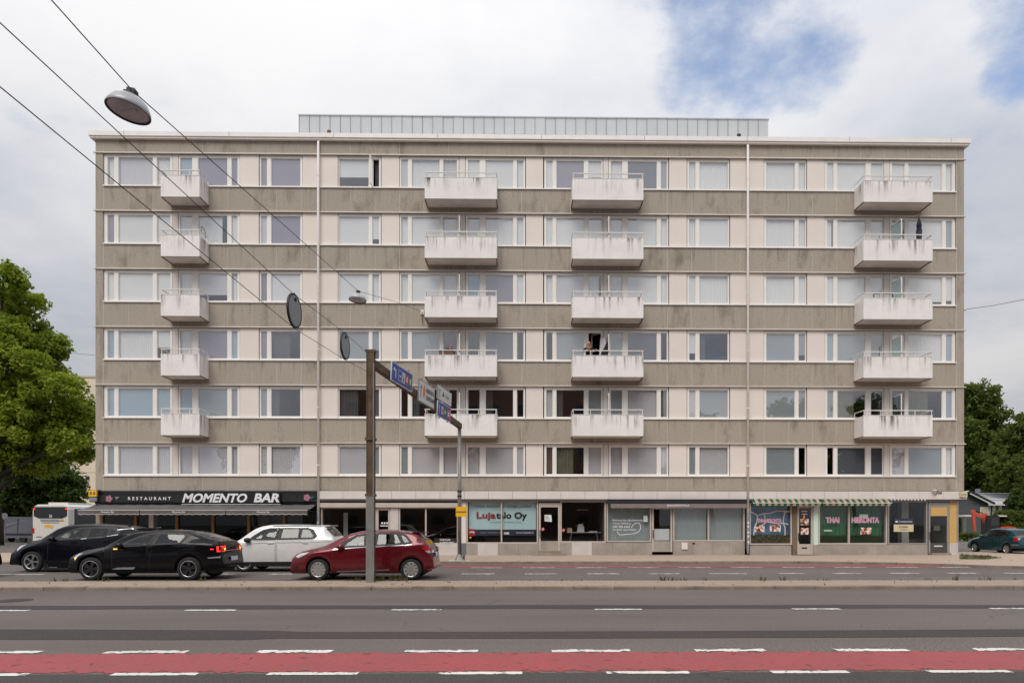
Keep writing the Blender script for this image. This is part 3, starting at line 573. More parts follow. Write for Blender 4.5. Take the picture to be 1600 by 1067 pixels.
# roof-top plant room clad in standing-seam zinc
yR = 4.0; xa, xb = FX(467.3, yR), FX(1200.5, yR); zR = FZ(182.5, 818, yR); zr0 = ZROOF + .12
pr = B().box(xa + .01, xb - .01, yR + .03, yR + 4, zr0, zR - .01).build('plant_room', 'zinc', bld); n = 46; pwid = (xb - xa) / n
p0 = None
for i in range(n):
    if p0 is None: p0 = B().box(.008, pwid - .008, 0, .03, 0, zR - zr0 - .05).build('cladding_sheet', 'zinc', pr); p0.location = (xa, yR - .002, zr0); s0 = B().box(-.012, .012, -.03, .02, 0, zR - zr0 - .05).build('seam', 'zinc_seam', pr); s0.location = (xa, yR, zr0)
    else: inst(p0, (xa + i * pwid, yR + rng.normal(0, .004), zr0), pr); inst(s0, (xa + i * pwid, yR, zr0), pr)
B().box(xa - .04, xb + .04, yR - .05, yR + 4.05, zR - .05, zR).build('coping', 'zinc', pr)
for pxx, nm in ((515, 'a'), (1153.5, 'b')):
    x = FX(pxx, .1); B().lathe([(0, 0), (.06, 0), (.06, .14), (.10, .15), (.10, .24), (.0, .26)], n=10, origin=(x, .0, zc1 - .02)).build('roof_vent', 'rail_rust' if nm == 'a' else 'trim_black', bld)

# ------------------------------------------------------------------ ground-floor shops
fa = None; fx0, fx1 = FX(498.5), FX(1509); nfa = int(round((fx1 - fx0) / 1.206)); fw = (fx1 - fx0) / nfa
for i in range(nfa):
    p = (fx0 + i * fw, -.10 + rng.normal(0, .002), ZFA0)
    if fa is None: fa = B().box(.006, fw - .006, 0, .1, 0, ZFA1 - ZFA0 - .01).build('fascia_panel', 'fascia_panel', bld); fa.location = p
    else: inst(fa, p, bld)
B().box(fx0, fx1, -.085, .3, ZFA0 + .01, ZFA1 - .005).build('fascia_backing', 'interior_dark', bld)
B().box(XL, fx0 - .01, -.04, .3, ZFA0 - .25, ZFA1 - .005).build('fascia_backing', 'black_paint', bld)
YS = .12                                             # shop glazing plane
ztop = FZ(783.0); z0 = ZB
room = B(); room.box(XL + .3, XR - .5, 5.0, 5.2, z0, ZFA0).box(XL + .31, XR - .51, .33, 5.0, z0 + .32, z0 + .34)
for pxx in (497, 724, 946, 1167, 1387): x = FX(pxx); room.box(x - .08, x + .08, .32, 5.0, z0 + .341, ZFA0)
room.build('shop_room', 'interior_dark', bld)
B().box(XL, XL + .25, .03, DEP - .35, .0, ZFA0).box(FX(1498.4) - .25, FX(1498.4), .32, DEP - .35, 0, ZFA0).build('end_wall', 'plinth_concrete', bld)
B().box(XL + .26, XR - .3, -.08, 4.9, ztop + .002, ZFA0 + .005).build('shop_ceiling', 'interior_dark', bld)
def plinth(pa, pb, ptop, pieces, parent=bld):
    for a, b_, m in pieces: B().box(FX(a) + .004, FX(b_) - .004, .02 + rng.normal(0, .003), .3, .0, FZ(ptop)).build('plinth_slab', m, parent)
PC, PLt = 'plinth_concrete', 'plinth_light'
plinth(149, 496, 851, [(a, a + 43.3, PC) for a in np.arange(149, 495, 43.4)])
plinth(500, 722, 850, [(500, 540, PLt), (540, 580, PC), (580, 612, PLt), (612, 650, PLt), (650, 684, PLt), (684, 716, PLt), (716, 722, PC)])
plinth(722, 842, 849, [(722, 746, PC), (746, 778, PLt), (778, 810, PC), (810, 842, PC)])
plinth(875, 1019, 847.5, [(875, 893, PC), (893, 925, PLt), (925, 957, PC), (957, 989, PC), (989, 1019, PC)])
plinth(1052, 1164, 846, [(1052, 1082, PC), (1082, 1114, PC), (1114, 1140, PC), (1140, 1164, PC)])
plinth(1172, 1237, 852, [(1172, 1206, PC), (1206, 1237, PC)]); plinth(1271, 1450, 851, [(1271, 1300, PC), (1300, 1332, PC), (1332, 1363, PC), (1363, 1388, PC), (1388, 1424, PC), (1424, 1450, PC)])
def shopwin(a, b_, pbot, ptop=783.0, mull=(), mat='alu_frame', fw=.07, glass='shop_glass', label=None):
    xa, xb, za, zb = FX(a), FX(b_), FZ(pbot), FZ(ptop); f = B(); e = .004
    xs_ = [xa] + [FX(m) for m in mull] + [xb]
    f.box(xa, xa + fw, YS - .08, YS + .1, za, zb).box(xb - fw, xb, YS - .08, YS + .1, za, zb).box(xa + fw, xb - fw, YS - .076, YS + .09, za, za + fw).box(xa + fw, xb - fw, YS - .076, YS + .09, zb - fw * .6, zb)
    for m in xs_[1:-1]: f.box(m - fw / 2, m + fw / 2, YS - .07, YS + .08, za + fw, zb - fw * .6)
    wi = f.build('shop_window', mat, bld)
    for p, q in zip(xs_, xs_[1:]): B().quad((p + fw / 2, YS, za + fw * .8), (q - fw / 2, YS, za + fw * .8), (q - fw / 2, YS, zb - fw * .4), (p + fw / 2, YS, zb - fw * .4)).build('pane', glass, wi)
    return wi
def door(a, b_, pbot=867, ptop=784, glass=(792, 845), mat='alu_frame', kick='plinth_concrete', y=YS, handle=-1):
    xa, xb, za, zb = FX(a), FX(b_), FZ(pbot), FZ(ptop); g0, g1 = FZ(glass[1]), FZ(glass[0]); f = B(); fw = .09
    f.box(xa, xa + fw, y - .06, y + .06, za, zb).box(xb - fw, xb, y - .06, y + .06, za, zb).box(xa + fw, xb - fw, y - .055, y + .055, g1, zb)
    d = f.build('door', mat, bld); B().box(xa + fw, xb - fw, y - .03, y + .03, za, g0).build('kick_panel', kick, d)
    B().quad((xa + fw, y, g0), (xb - fw, y, g0), (xb - fw, y, g1), (xa + fw, y, g1)).build('pane', 'shop_glass', d)
    hx = xa + fw * .6 if handle < 0 else xb - fw * .6
    h = B().bar((hx, y - .1, g0 + .15), (hx, y - .1, g0 + .55), .03).bar((hx, y - .1, g0 + .2), (hx, y - .02, g0 + .2), .02).bar((hx, y - .1, g0 + .5), (hx, y - .02, g0 + .5), .02); h.build('handle', 'trim_black', d)
    return d
# bar on the left: dark glazing between timber posts
wl_ = shopwin(150, 495, 851, 789, (211, 236), 'black_paint', .05, 'bar_glass')
for pxx in (158, 211, 275.5, 332, 388, 443.5): B().box(FX(pxx) - .06, FX(pxx) + .06, YS - .11, YS - .01, FZ(851), FZ(789)).build('timber_post', 'wood_post', bld)
B().box(FX(232), FX(239), YS - .1, YS + .3, FZ(851), FZ(789)).build('pier', 'plinth_light', bld)
for a, b_ in ((390, 415), (420, 440), (445, 492)): curtain('curtain', FX(a), FX(b_), FZ(851), FZ(790), .5, 'curtain_grey', wl_)
# hair salon
s1 = shopwin(501, 588, 850, 793); d1 = door(588, 609, 867, 793, (797, 846), handle=1)
B().box(FX(609.5), FX(622), .03, .3, .1, FZ(793)).build('pier', 'plinth_light', bld); s2 = shopwin(622.5, 716, 850, 793, (665,))
B().box(FX(716.5), FX(728), .04, .3, .1, FZ(783)).build('pier', 'post_panel', bld)
B().box(FX(500), FX(721), -.09, .25, FZ(792.5), FZ(785.5)).build('awning_case', 'alu_frame', bld)
zp0, zp1 = FZ(849.5), FZ(840.5)
pb = B().quad((FX(678), YS - .006, zp0), (FX(716), YS - .006, zp0), (FX(716), YS - .006, zp1), (FX(678), YS - .006, zp1)).build('shop_sign', 'trim_black', s2)
lettering('PARTURI', 'white_letter', (FX(687), YS - .012, FZ(844.4)), FX(703) - FX(687), .085, pb); lettering('KAMPAAMO', 'white_letter', (FX(687), YS - .012, FZ(848.6)), FX(709) - FX(687), .085, pb)
for i in range(3): B().box(FX(595 + i * 4), FX(597.5 + i * 4), YS - .015, YS - .011, FZ(818), FZ(815.5)).box(FX(594 + i * 4), FX(597.4 + i * 4), YS - .015, YS - .011, FZ(822), FZ(820.5)).build('print_line', 'white_letter', d1)
B().box(FX(525), FX(532), 1.4, 1.42, FZ(845), FZ(800)).build('mirror', 'paper', bld); B().box(FX(560), FX(575), 1.6, 2.0, .5, FZ(820)).build('salon_cabinet', 'curtain_brown', bld)
# construction office: banner behind the window
s3 = shopwin(728.5, 841, 849, 783, (783.5,)); yb = YS + .12
ban = thing('advertising_banner', 'pale blue company banner with red and black lettering hanging behind the shop window', 'banner', (FX(732), yb, FZ(843)))
bw, bh = FX(836, yb) - FX(731, yb), FZ(784) - FZ(827); zo = FZ(827.0) - FZ(843)
cl_ = B(); nx = 40
for i in range(nx + 1):
    x = bw * i / nx; yy = .012 * math.sin(i * .5) + .01 * math.sin(i * .21 + 1); cl_.v += [(x, yy, zo), (x, yy * .4, zo + bh)]
cl_.f = [(2 * i, 2 * i + 2, 2 * i + 3, 2 * i + 1) for i in range(nx)]; cl_.build('cloth', 'banner_blue', ban, True)
by = -.03
lettering('TÄSSÄ RAKENTAA SUOMALAINEN', 'grey_letter', (bw * .09, by, zo + bh * .80), bw * .83, .13, ban, spacing=1.25)
lettering('Luja', 'maroon_letter', (bw * .115, by, zo + bh * .33), bw * .285, .42, ban, bold=.03); lettering('talo Oy', 'black_letter', (bw * .405, by, zo + bh * .33), bw * .46, .42, ban, bold=.03)
lettering('YHDESSÄ RAKENTAEN', 'grey_letter', (bw * .32, by, zo + bh * .25), bw * .46, .075, ban, spacing=1.3)
zk = FZ(836.5) - FZ(843); B().box(0, bw * .99, -.01, .01, zk, zo - .01).build('info_strip', 'navy', ban); B().box(-.02, .32, -.03, -.012, zk - .02, zo + .02).build('logo_tile', 'red_print', ban)
for i, (a_, b2) in enumerate(((.17, .26), (.28, .42), (.44, .50))): B().box(bw * a_, bw * b2, -.016, -.011, zk + .12, zk + .17).build('print_line', 'grey_letter', ban)
lettering('www.lujatalo.fi', 'white_letter', (bw * .70, by, zk + .09), bw * .26, .10, ban)
for i in range(3): B().lathe([(0, 0), (.05, 0)], axis='y', n=8, origin=(.06 + i * .09, -.036, zk + .16 + .03 * (i % 2))).build('logo_leaf', 'paper', ban)
B().box(bw * .52, bw * .60, -.035, -.012, zk + .06, zk + .17).build('round_label', 'paper', ban)
B().lathe([(0, 0), (.05, .01), (.06, .03), (.0, .04)], axis='y', n=14, origin=(.08, -.08, zk - .1)).build('yellow_dot', 'yellow_sign', ban)
dd = door(842, 875, 862, 785, (792, 845)); pp = B().quad((FX(851), YS - .012, FZ(814)), (FX(862.5), YS - .012, FZ(815)), (FX(861.5), YS - .012, FZ(804)), (FX(851), YS - .012, FZ(804))).build('notice', 'paper', dd)
for i in range(4): B().quad((FX(852), YS - .018, FZ(812 - i * 2)), (FX(859.5 - i), YS - .018, FZ(812 - i * 2)), (FX(859.5 - i), YS - .018, FZ(811.4 - i * 2)), (FX(852), YS - .018, FZ(811.4 - i * 2))).build('print_line', 'grey_letter', pp)
def no_entry(px_, py_, parent):
    b = B().lathe([(.055, 0), (.085, 0)], axis='y', n=20, origin=(FX(px_), YS - .02, FZ(py_))); b.bar((FX(px_) - .05, YS - .02, FZ(py_) + .05), (FX(px_) + .05, YS - .02, FZ(py_) - .05), .02, .03); b.build('sticker_ring', 'red_print', parent)
    B().lathe([(0, 0), (.055, 0)], axis='y', n=20, origin=(FX(px_), YS - .015, FZ(py_))).build('sticker', 'paper', parent)
no_entry(848.3, 826.5, dd)
B().box(FX(841.5), FX(875.5), -.22, .1, .1, FZ(860)).build('door_step', 'step_stone', bld); B().box(FX(833), FX(884), -.5, .08, .1, FZ(865.2)).build('door_step', 'step_stone', bld)
s4 = shopwin(875.5, 947, 847.5, 783); no_entry(880.5, 828, s4)
tb = thing('folding_table', 'light folding table standing inside the dark shop window', 'table', (FX(912, 1.4), 1.4, z0 + .34)); tw, th = FX(938, 1.4) - FX(886, 1.4), FZ(831, 818, 1.4) - (z0 + .34)
B().box(-tw / 2, tw / 2, -.35, .35, th - .03, th).build('table_top', 'plinth_light', tb)
for s in (-1, 1):
    for q in (-1, 1): B().bar((s * (tw / 2 - .08), q * .28, 0), (s * (tw / 2 - .22), q * .28, th - .03), .03).build('leg', 'steel_frame', tb)
bx = thing('paper_bag', 'crumpled pale bag with tan top standing on the folding table', 'bag', (FX(906, 1.4), 1.35, z0 + .34 + th)); B().prism([(-.16, 0), (.22, 0), (.2, .25), (.12, .42), (-.08, .40), (-.13, .2)], -.12, .12).build('sack', 'paper', bx); B().bar((-.2, 0, .33), (.22, 0, .47), .07).build('roll', 'wood_post', bx)
c2 = B().box(-.13, .13, -.1, .1, 0, .2).box(-.11, .11, -.08, .08, .2, .215).build('carton', 'gold_panel'); c2.location = (FX(889.5, 1.4), 1.3, z0 + .34 + th); tag(c2, 'small square cardboard carton at the left end of the folding table', 'carton')
pl = B().box(-.22, .2, -.14, .14, 0, .03).box(-.16, .22, -.12, .12, .03, .055).build('paper_stack', 'paper'); pl.location = (FX(926, 1.4), 1.35, z0 + .34 + th); tag(pl, 'low stack of white papers at the right end of the folding table', 'papers')
lamp_ = B().box(-.3, .3, -.04, .04, 0, .05).build('ceiling_lamp', 'lamp_bulb', bld); lamp_.location = (FX(910, 2), 2.0, FZ(797, 818, 2))
# foot-care shop
s5 = shopwin(948, 1018, 846.5, 784); d5 = door(1019, 1051, 862, 785, (795, 845)); s6 = shopwin(1052, 1164, 845.5, 784, (1107.5,))
for a, b_, m in ((949, 1017, 'G'), (1054, 1106, 'G'), (1109, 1162, 'G')): curtain('blind', FX(a), FX(b_), FZ(844), FZ(785), .3, 'blind_G', s5 if a < 1000 else s6, .012, .12)
B().quad((FX(1023), .16, FZ(844)), (FX(1047), .16, FZ(844)), (FX(1047), .16, FZ(826)), (FX(1023), .16, FZ(826))).build('blind', 'blind_L', d5)
for i, (s, x1) in enumerate((('Rekisteröity jalkojenhoitaja', 1005), ('Merja Sahlberg', 986), ('040 550 6463', 985), ('Avoinna sop.mukaan', 994))): lettering(s, 'white_letter', (FX(958), YS - .012, FZ(814.5 + i * 4.9)), FX(x1) - FX(958), .115, s5, bold=.004)
ft = B(); P_ = [(987, 824), (990, 819), (995, 816.5), (1000, 817), (1001, 821), (1001.5, 826), (998, 831), (990, 833.5), (978, 834.5), (970, 835.5), (966, 833), (965, 830)]
for p, q in zip(P_, P_[1:]): ft.bar((FX(p[0]), YS - .015, FZ(p[1])), (FX(q[0]), YS - .015, FZ(q[1])), .012, .025)
ft.build('foot_outline', 'white_letter', s5); B().quad((FX(1006), YS - .01, FZ(815)), (FX(1012.5), YS - .01, FZ(815)), (FX(1012.5), YS - .01, FZ(805)), (FX(1006), YS - .01, FZ(805))).build('notice', 'mint_paper', s5)
B().box(FX(1014), FX(1058), -.45, .05, .1, FZ(866.5)).build('door_step', 'step_stone', bld); B().box(FX(1065), FX(1074), -.03, .03, FZ(858), FZ(847.5)).build('letter_box', 'post_panel', bld); B().box(FX(1082), FX(1086), .0, .03, FZ(849.8), FZ(847.6)).build('air_vent', 'trim_black', bld)
aw = thing('awning', 'folded brown awning in a black case over the foot-care shop', 'awning', (FX(948), -.1, FZ(787))); L_ = FX(1164) - FX(948)
B().box(0, L_, -.16, .0, .0, .228).build('case', 'black_cloth', aw); vb = B().box(.16, L_ - .02, -.2, -.165, -.21, .0).build('valance', 'awning_brown', aw)
lettering('JALKAHOITOLA', 'white_letter', (FX(1040) - FX(948), -.206, -.15), FX(1075) - FX(1040), .12, aw, bold=.015)
# massage shop
s7 = shopwin(1171.5, 1238, 851, 785)
t = NT('mural'); bl = t.noise(1.6, 6, .65); gr = t.n('ShaderNodeSeparateXYZ'); t.l(t.obj(), gr.inputs[0]); z_ = gr.outputs[2]
c = t.mix(t.rng(bl, .35, .65), srgb(28, 62, 110), srgb(90, 132, 172)); c = t.mix(t.math('MULTIPLY', t.rng(t.noise(3, 6, .7), .5, .62), t.rng(z_, .7, 1.3)), c, srgb(70, 86, 50)); c = t.mix(t.rng(z_, .46, .40), c, t.mix(t.rng(t.noise(9, 5, .7), .42, .6), srgb(24, 30, 20), srgb(96, 84, 44)))
MAT['mural'] = t.done(t.pbr(c, .5))
mxa, mxb, mz0, mz1 = FX(1174), FX(1235.5), FZ(848), FZ(786); mu = B().quad((0, 0, 0), (mxb - mxa, 0, 0), (mxb - mxa, 0, mz1 - mz0), (0, 0, mz1 - mz0)).build('window_film', 'mural', s7); mu.location = (mxa, YS + .02, mz0)
br_ = B()
for pl_ in ([(1171, 797), (1185, 805), (1194, 802), (1205, 801), (1215, 797.5), (1236, 798.5)], [(1228, 798), (1226, 808), (1225, 816), (1228, 824), (1228, 836)], [(1225, 817), (1233, 819)], [(1185, 805), (1184, 815), (1180, 824), (1179, 836)], [(1195, 802), (1197, 809)], [(1226, 817), (1217, 818), (1200, 815), (1192, 820)]):
    br_.tube([(FX(a), YS + .008, FZ(b_)) for a, b_ in pl_], .035, 5)
br_.build('branch_print', 'plinth_light', s7)
lettering('THAIHIERONTA', 'white_letter', (FX(1184.5), YS - .010, FZ(816)), FX(1222.5) - FX(1184.5), .19, s7, bold=.05); lettering('THAIHIERONTA', 'pink_letter', (FX(1185), YS - .016, FZ(815.6)), FX(1222) - FX(1185), .165, s7, bold=.015)
def photo(a, b_, c_, d_, parent, seed):
    m = 'photo_print_%d' % seed
    if m not in MAT:
        t = NT(m); n_ = t.noise(6.5, 3, .6, off=(seed * 3.7, 0, 0)); q = t.noise(9, 3, .5, off=(0, 0, seed * 2.1)); MAT[m] = t.done(t.pbr(t.mix(t.rng(q, .45, .55), t.mix(t.rng(n_, .42, .58), srgb(226, 196, 176), srgb(190, 110, 92)), t.mix(t.rng(n_, .5, .52), srgb(244, 240, 236), srgb(60, 34, 32))), .4))
    B().quad((FX(a), YS - .012, FZ(d_)), (FX(b_), YS - .012, FZ(d_)), (FX(b_), YS - .012, FZ(c_)), (FX(a), YS - .012, FZ(c_))).build('photo_poster', m, parent)
photo(1180, 1196, 820, 831, s7, 1); photo(1204, 1221, 820, 830.5, s7, 2)
B().box(FX(1238.5), FX(1246), .02, .3, .1, FZ(785)).build('pier', 'curtain_brown', bld)
d7 = door(1246.5, 1271, 866.5, 788, (793, 850), kick='alu_frame'); fl0 = FX(1254)
for i, (m, h) in enumerate((('red_print', 1), ('paper', 1), ('blue_print', 2), ('paper', 1), ('red_print', 1))):
    za = FZ(804.5) + [0, 1, 2, 4, 5][i] * .042; B().quad((fl0, YS - .012, za), (FX(1263), YS - .012, za), (FX(1263), YS - .012, za + h * .042), (fl0, YS - .012, za + h * .042)).build('flag_stripe', m, d7)
B().quad((FX(1256.5), YS - .012, FZ(809.5)), (FX(1259), YS - .012, FZ(809.5)), (FX(1259), YS - .012, FZ(805)), (FX(1256.5), YS - .012, FZ(805))).build('sticker', 'yellow_sign', d7)
photo(1252, 1265, 810, 820.5, d7, 3); photo(1252.5, 1265, 824.5, 835, d7, 4); B().box(FX(1254), FX(1262), YS - .05, YS - .02, FZ(857), FZ(855)).build('mail_slot', 'trim_black', d7)
B().box(FX(1236), FX(1279), -.35, .06, .1, FZ(867)).build('door_step', 'rail_rust', bld); B().box(FX(1271.5), FX(1279), .03, .3, .1, FZ(785)).build('pier', 'mint_paper', bld)
s8 = shopwin(1279.5, 1387, 850.5, 785, (1327.5,))
for a, b_ in ((1281, 1326), (1330, 1382)): curtain('curtain', FX(a), FX(b_), FZ(838), FZ(786), .34, 'curtain_green', s8, .05, .22)
B().box(FX(1281), FX(1382), .22, .3, FZ(849), FZ(836.5)).build('window_planter', 'leaf_dark', s8)
for s, a, b_ in (('THAI', 1292.5, 1312.5), ('HIERONTA', 1333, 1375)): lettering(s, 'white_letter', (FX(a) - .02, YS - .010, FZ(816.6)), FX(b_) - FX(a) + .04, .29, s8, bold=.06); lettering(s, 'pink_letter', (FX(a), YS - .016, FZ(816)), FX(b_) - FX(a), .25, s8, bold=.02)
photo(1346, 1363.5, 824, 835, s8, 5); B().quad((FX(1344), YS - .008, FZ(808.5)), (FX(1358), YS - .008, FZ(808.5)), (FX(1358), YS - .008, FZ(803)), (FX(1344.5), YS - .008, FZ(803))).build('notice', 'mint_paper', s8); B().quad((FX(1289), YS - .01, FZ(829.5)), (FX(1301.5), YS - .01, FZ(829.5)), (FX(1301.5), YS - .01, FZ(828)), (FX(1289), YS - .01, FZ(828))).build('sticker', 'paper', s8)
t = NT('stripe_cloth'); so = t.n('ShaderNodeSeparateXYZ'); t.l(t.obj(), so.inputs[0]); wv = t.math('FRACT', t.math('MULTIPLY', so.outputs[0], 1 / .305)); c = t.mix(t.math('GREATER_THAN', wv, .5), srgb(24, 84, 60), srgb(172, 156, 136)); c = t.mix(t.rng(t.noise(1.5, 5), .45, .7, 0, .5), c, srgb(120, 100, 80)); MAT['stripe_cloth'] = t.done(t.pbr(c, .85, spec=.2))
for a, b_, lb in ((1172, 1278, 'green and cream striped awning over the left massage window and door'), (1280, 1387, 'green and cream striped awning over the two curtained massage windows')):
    xa, xb = FX(a), FX(b_); aw = thing('awning', lb, 'awning', (xa, -.1, FZ(784.5)), group='striped awnings'); L_ = xb - xa
    b = B(); b.quad((0, -.02, .17), (0, -.32, -.03), (L_, -.32, -.03), (L_, -.02, .17)); b.quad((0, -.02, .16), (L_, -.02, .16), (L_, -.32, -.04), (0, -.32, -.04)); b.build('canopy', 'stripe_cloth', aw)
    v = B(); n = int(L_ / .05)
    for i in range(n + 1): x = L_ * i / n; v.v += [(x, -.325, -.18 - .012 * math.sin(x * 20)), (x, -.325, -.045)]
    v.f = [(2 * i, 2 * i + 2, 2 * i + 3, 2 * i + 1) for i in range(n)]; v.build('valance', 'stripe_cloth', aw); B().bar((0, -.325, -.035), (L_, -.325, -.035), .03).build('front_bar', 'rail_white', aw)
    for x in (.05, L_ - .05): B().bar((x, -.0, .05), (x, -.31, -.04), .025).build('arm', 'rail_white', aw)
# empty shop on the right corner
s9 = shopwin(1388, 1450, 850.5, 783, (), 'steel_frame'); B().box(FX(1409, 1), FX(1420, 1), 1.0, 1.4, .4, ZFA0).build('column', 'plinth_light', bld); B().box(FX(1415, 2), FX(1447, 2), 2.0, 2.5, z0 + .34, FZ(842, 818, 2)).build('counter', 'plinth_concrete', bld)
zz = FZ(830.5); sg = B().box(FX(1398), FX(1429), YS - .03, YS - .012, FZ(819), FZ(809)).build('letting_sign', 'navy', s9); B().box(FX(1398), FX(1429), YS - .029, YS - .012, zz, FZ(819) - .004).build('letting_panel', 'gold_panel', sg)
lettering('Toimitilamarkkinat', 'white_letter', (FX(1406), YS - .036, FZ(815.5)), FX(1427) - FX(1406), .07, sg); lettering('MYYDÄÄN', 'black_letter', (FX(1406.5), YS - .036, FZ(824)), FX(1420) - FX(1406.5), .08, sg, bold=.03); B().box(FX(1408), FX(1419), YS - .034, YS - .03, FZ(828), FZ(827.4)).box(FX(1406.5), FX(1420.5), YS - .034, YS - .03, FZ(826.4), FZ(825.8)).build('print_line', 'grey_letter', sg)
B().prism([(FX(1400.5), FZ(815.6)), (FX(1404.5), FZ(815.6)), (FX(1404.5), FZ(814)), (FX(1402), FZ(813)), (FX(1400.5), FZ(814))], YS - .036, YS - .032).build('logo', 'white_letter', sg)
for i in range(11): x = FX(1391 + i * 5.2); B().lathe([(0, 0), (.045, 0)], axis='y', n=10, origin=(x, -.13, FZ(780.6))).build('bulb', 'lamp_bulb', bld)
d9 = door(1452, 1484, 866, 784, (806, 848.5), 'steel_frame', 'interior_dark'); B().box(FX(1455.5), FX(1480.5), YS - .075, YS - .057, FZ(805.5), FZ(792)).build('door_infill', 'yellow_panel', d9); B().box(FX(1461), FX(1474), YS - .05, YS - .03, FZ(854.3), FZ(852.3)).build('mail_slot', 'post_panel', d9); B().quad((FX(1461), YS - .01, FZ(829)), (FX(1471), YS - .01, FZ(829)), (FX(1471), YS - .01, FZ(821)), (FX(1461), YS - .01, FZ(821))).build('notice', 'curtain_grey', d9)
B().box(FX(1453), FX(1483), -.2, .1, .1, FZ(864)).build('door_step', 'step_stone', bld); B().box(FX(1446), FX(1491), -.5, .09, .1, FZ(867.5)).build('door_step', 'rail_rust', bld)
B().box(FX(1485), FX(1496.5), YS - .04, .3, FZ(848), ztop).build('yellow_panel', 'yellow_panel', bld); B().box(FX(1485), FX(1498.5), YS - .05, .31, .0, FZ(848) - .004).build('plinth_slab', 'plinth_light', bld); B().box(FX(1496.6), FX(1499), YS - .05, .3, FZ(848), ZFA0).build('corner_post', 'steel_frame', bld)
lettering('Jme', 'black_letter', (FX(1459), -.13, FZ(773)), .34, .22, bld, bold=.02, shear=.3, name='graffiti')
# small fittings on the fascia
hz = thing('security_lamp', 'small round wall lamp on the white fascia above the corner shop door', 'lamp', (FX(1456), -.12, FZ(767)));
bm_ = B().lathe([(0, -.1), (.05, -.1), (.10, -.03), (.11, .0), (.0, .03)], n=14, origin=(0, -.12, .06)); bm_.build('globe', 'post_panel', hz, True); B().bar((0, 0, .02), (0, -.12, .06), .03).build('arm', 'trim_black', hz)
ns = thing('address_sign', 'pale street number box at the right end of the fascia', 'sign', (FX(1502), -.14, FZ(776))); B().box(-.17, .17, -.08, .03, 0, .26).build('box', 'gold_panel', ns); B().box(-.14, .14, -.086, -.08, .13, .15).box(-.14, .14, -.086, -.08, .07, .09).build('print_line', 'grey_letter', ns)

# bar signs and awnings on the left
def banner_cloth(pa, pb, ptop, pbot, y, sag, parent):
    xa, xb = FX(pa), FX(pb); b = B(); n = 30
    for i in range(n + 1):
        s = i / n; x = (xb - xa) * s; b.v += [(x, -.008 * math.sin(i * .9), 0), (x, .006 * math.sin(i * .7), FZ(ptop) - FZ(pbot) + sag * math.sin(s * 9.5))]
    b.f = [(2 * i, 2 * i + 2, 2 * i + 3, 2 * i + 1) for i in range(n)]; return b.build('cloth', 'black_cloth', parent, True)
def logo(x, z, parent, s=.19):
    B().lathe([(0, 0), (s * .55, 0)], axis='y', n=20, origin=(x, -.03, z)).build('logo_disc', 'navy', parent); b = B()
    for k in range(5): a = k * 1.2566; b.lathe([(0, 0), (s * .42, 0)], axis='y', n=10, origin=(x + s * .5 * math.cos(a), -.036 - .001 * k, z + s * .5 * math.sin(a)))
    b.build('flower_print', 'pink_dull', parent)
bn = thing('shop_banner', 'black cloth banner reading RESTAURANT left of the bar sign', 'banner', (FX(156), -.16, FZ(785)), group='bar banners'); banner_cloth(156, 289, 774.0, 785, 0, .04, bn)
lettering('RESTAURANT', 'white_letter', (FX(203.5) - FX(156), -.03, FZ(781.5) - FZ(785)), FX(270) - FX(203.5), .16, bn, bold=.02, spacing=1.7); logo(FX(174) - FX(156), FZ(779.5) - FZ(785), bn); B().prism([(.92, .12), (1.0, .2), (1.08, .27), (.84, .27)], -.035, -.03).build('cocktail_print', 'sign_grey', bn)
bn = thing('shop_banner', 'short black cloth banner with flower logo between bar sign and downpipe', 'banner', (FX(441.5), -.16, FZ(784)), group='bar banners'); banner_cloth(441.5, 494.5, 772.5, 784, 0, .02, bn); logo(FX(481.5) - FX(441.5), FZ(777.5) - FZ(784), bn); B().prism([(1.46, .10), (1.52, .16), (1.62, .26), (1.42, .26)], -.035, -.03).build('cocktail_print', 'sign_green', bn)
sb = thing('bar_sign', 'black signboard with large white italic letters MOMENTO BAR', 'sign', (FX(288), -.2, FZ(787.5))); sw2, sh2 = FX(441) - FX(288), FZ(770) - FZ(787.5); B().box(0, sw2, -.08, .08, 0, sh2).build('board', 'black_paint', sb)
lettering('MOMENTO', 'white_letter', (.03, -.09, .07), FX(389.5) - FX(288.5), sh2 * .80, sb, bold=.035, shear=.28); lettering('BAR', 'white_letter', (FX(400) - FX(288), -.09, .08), FX(440) - FX(400), sh2 * .80, sb, bold=.04, shear=.2)
B().bar((0, -.05, -.02), (sw2, -.05, -.02), .04).build('lower_rail', 'rail_white', sb)
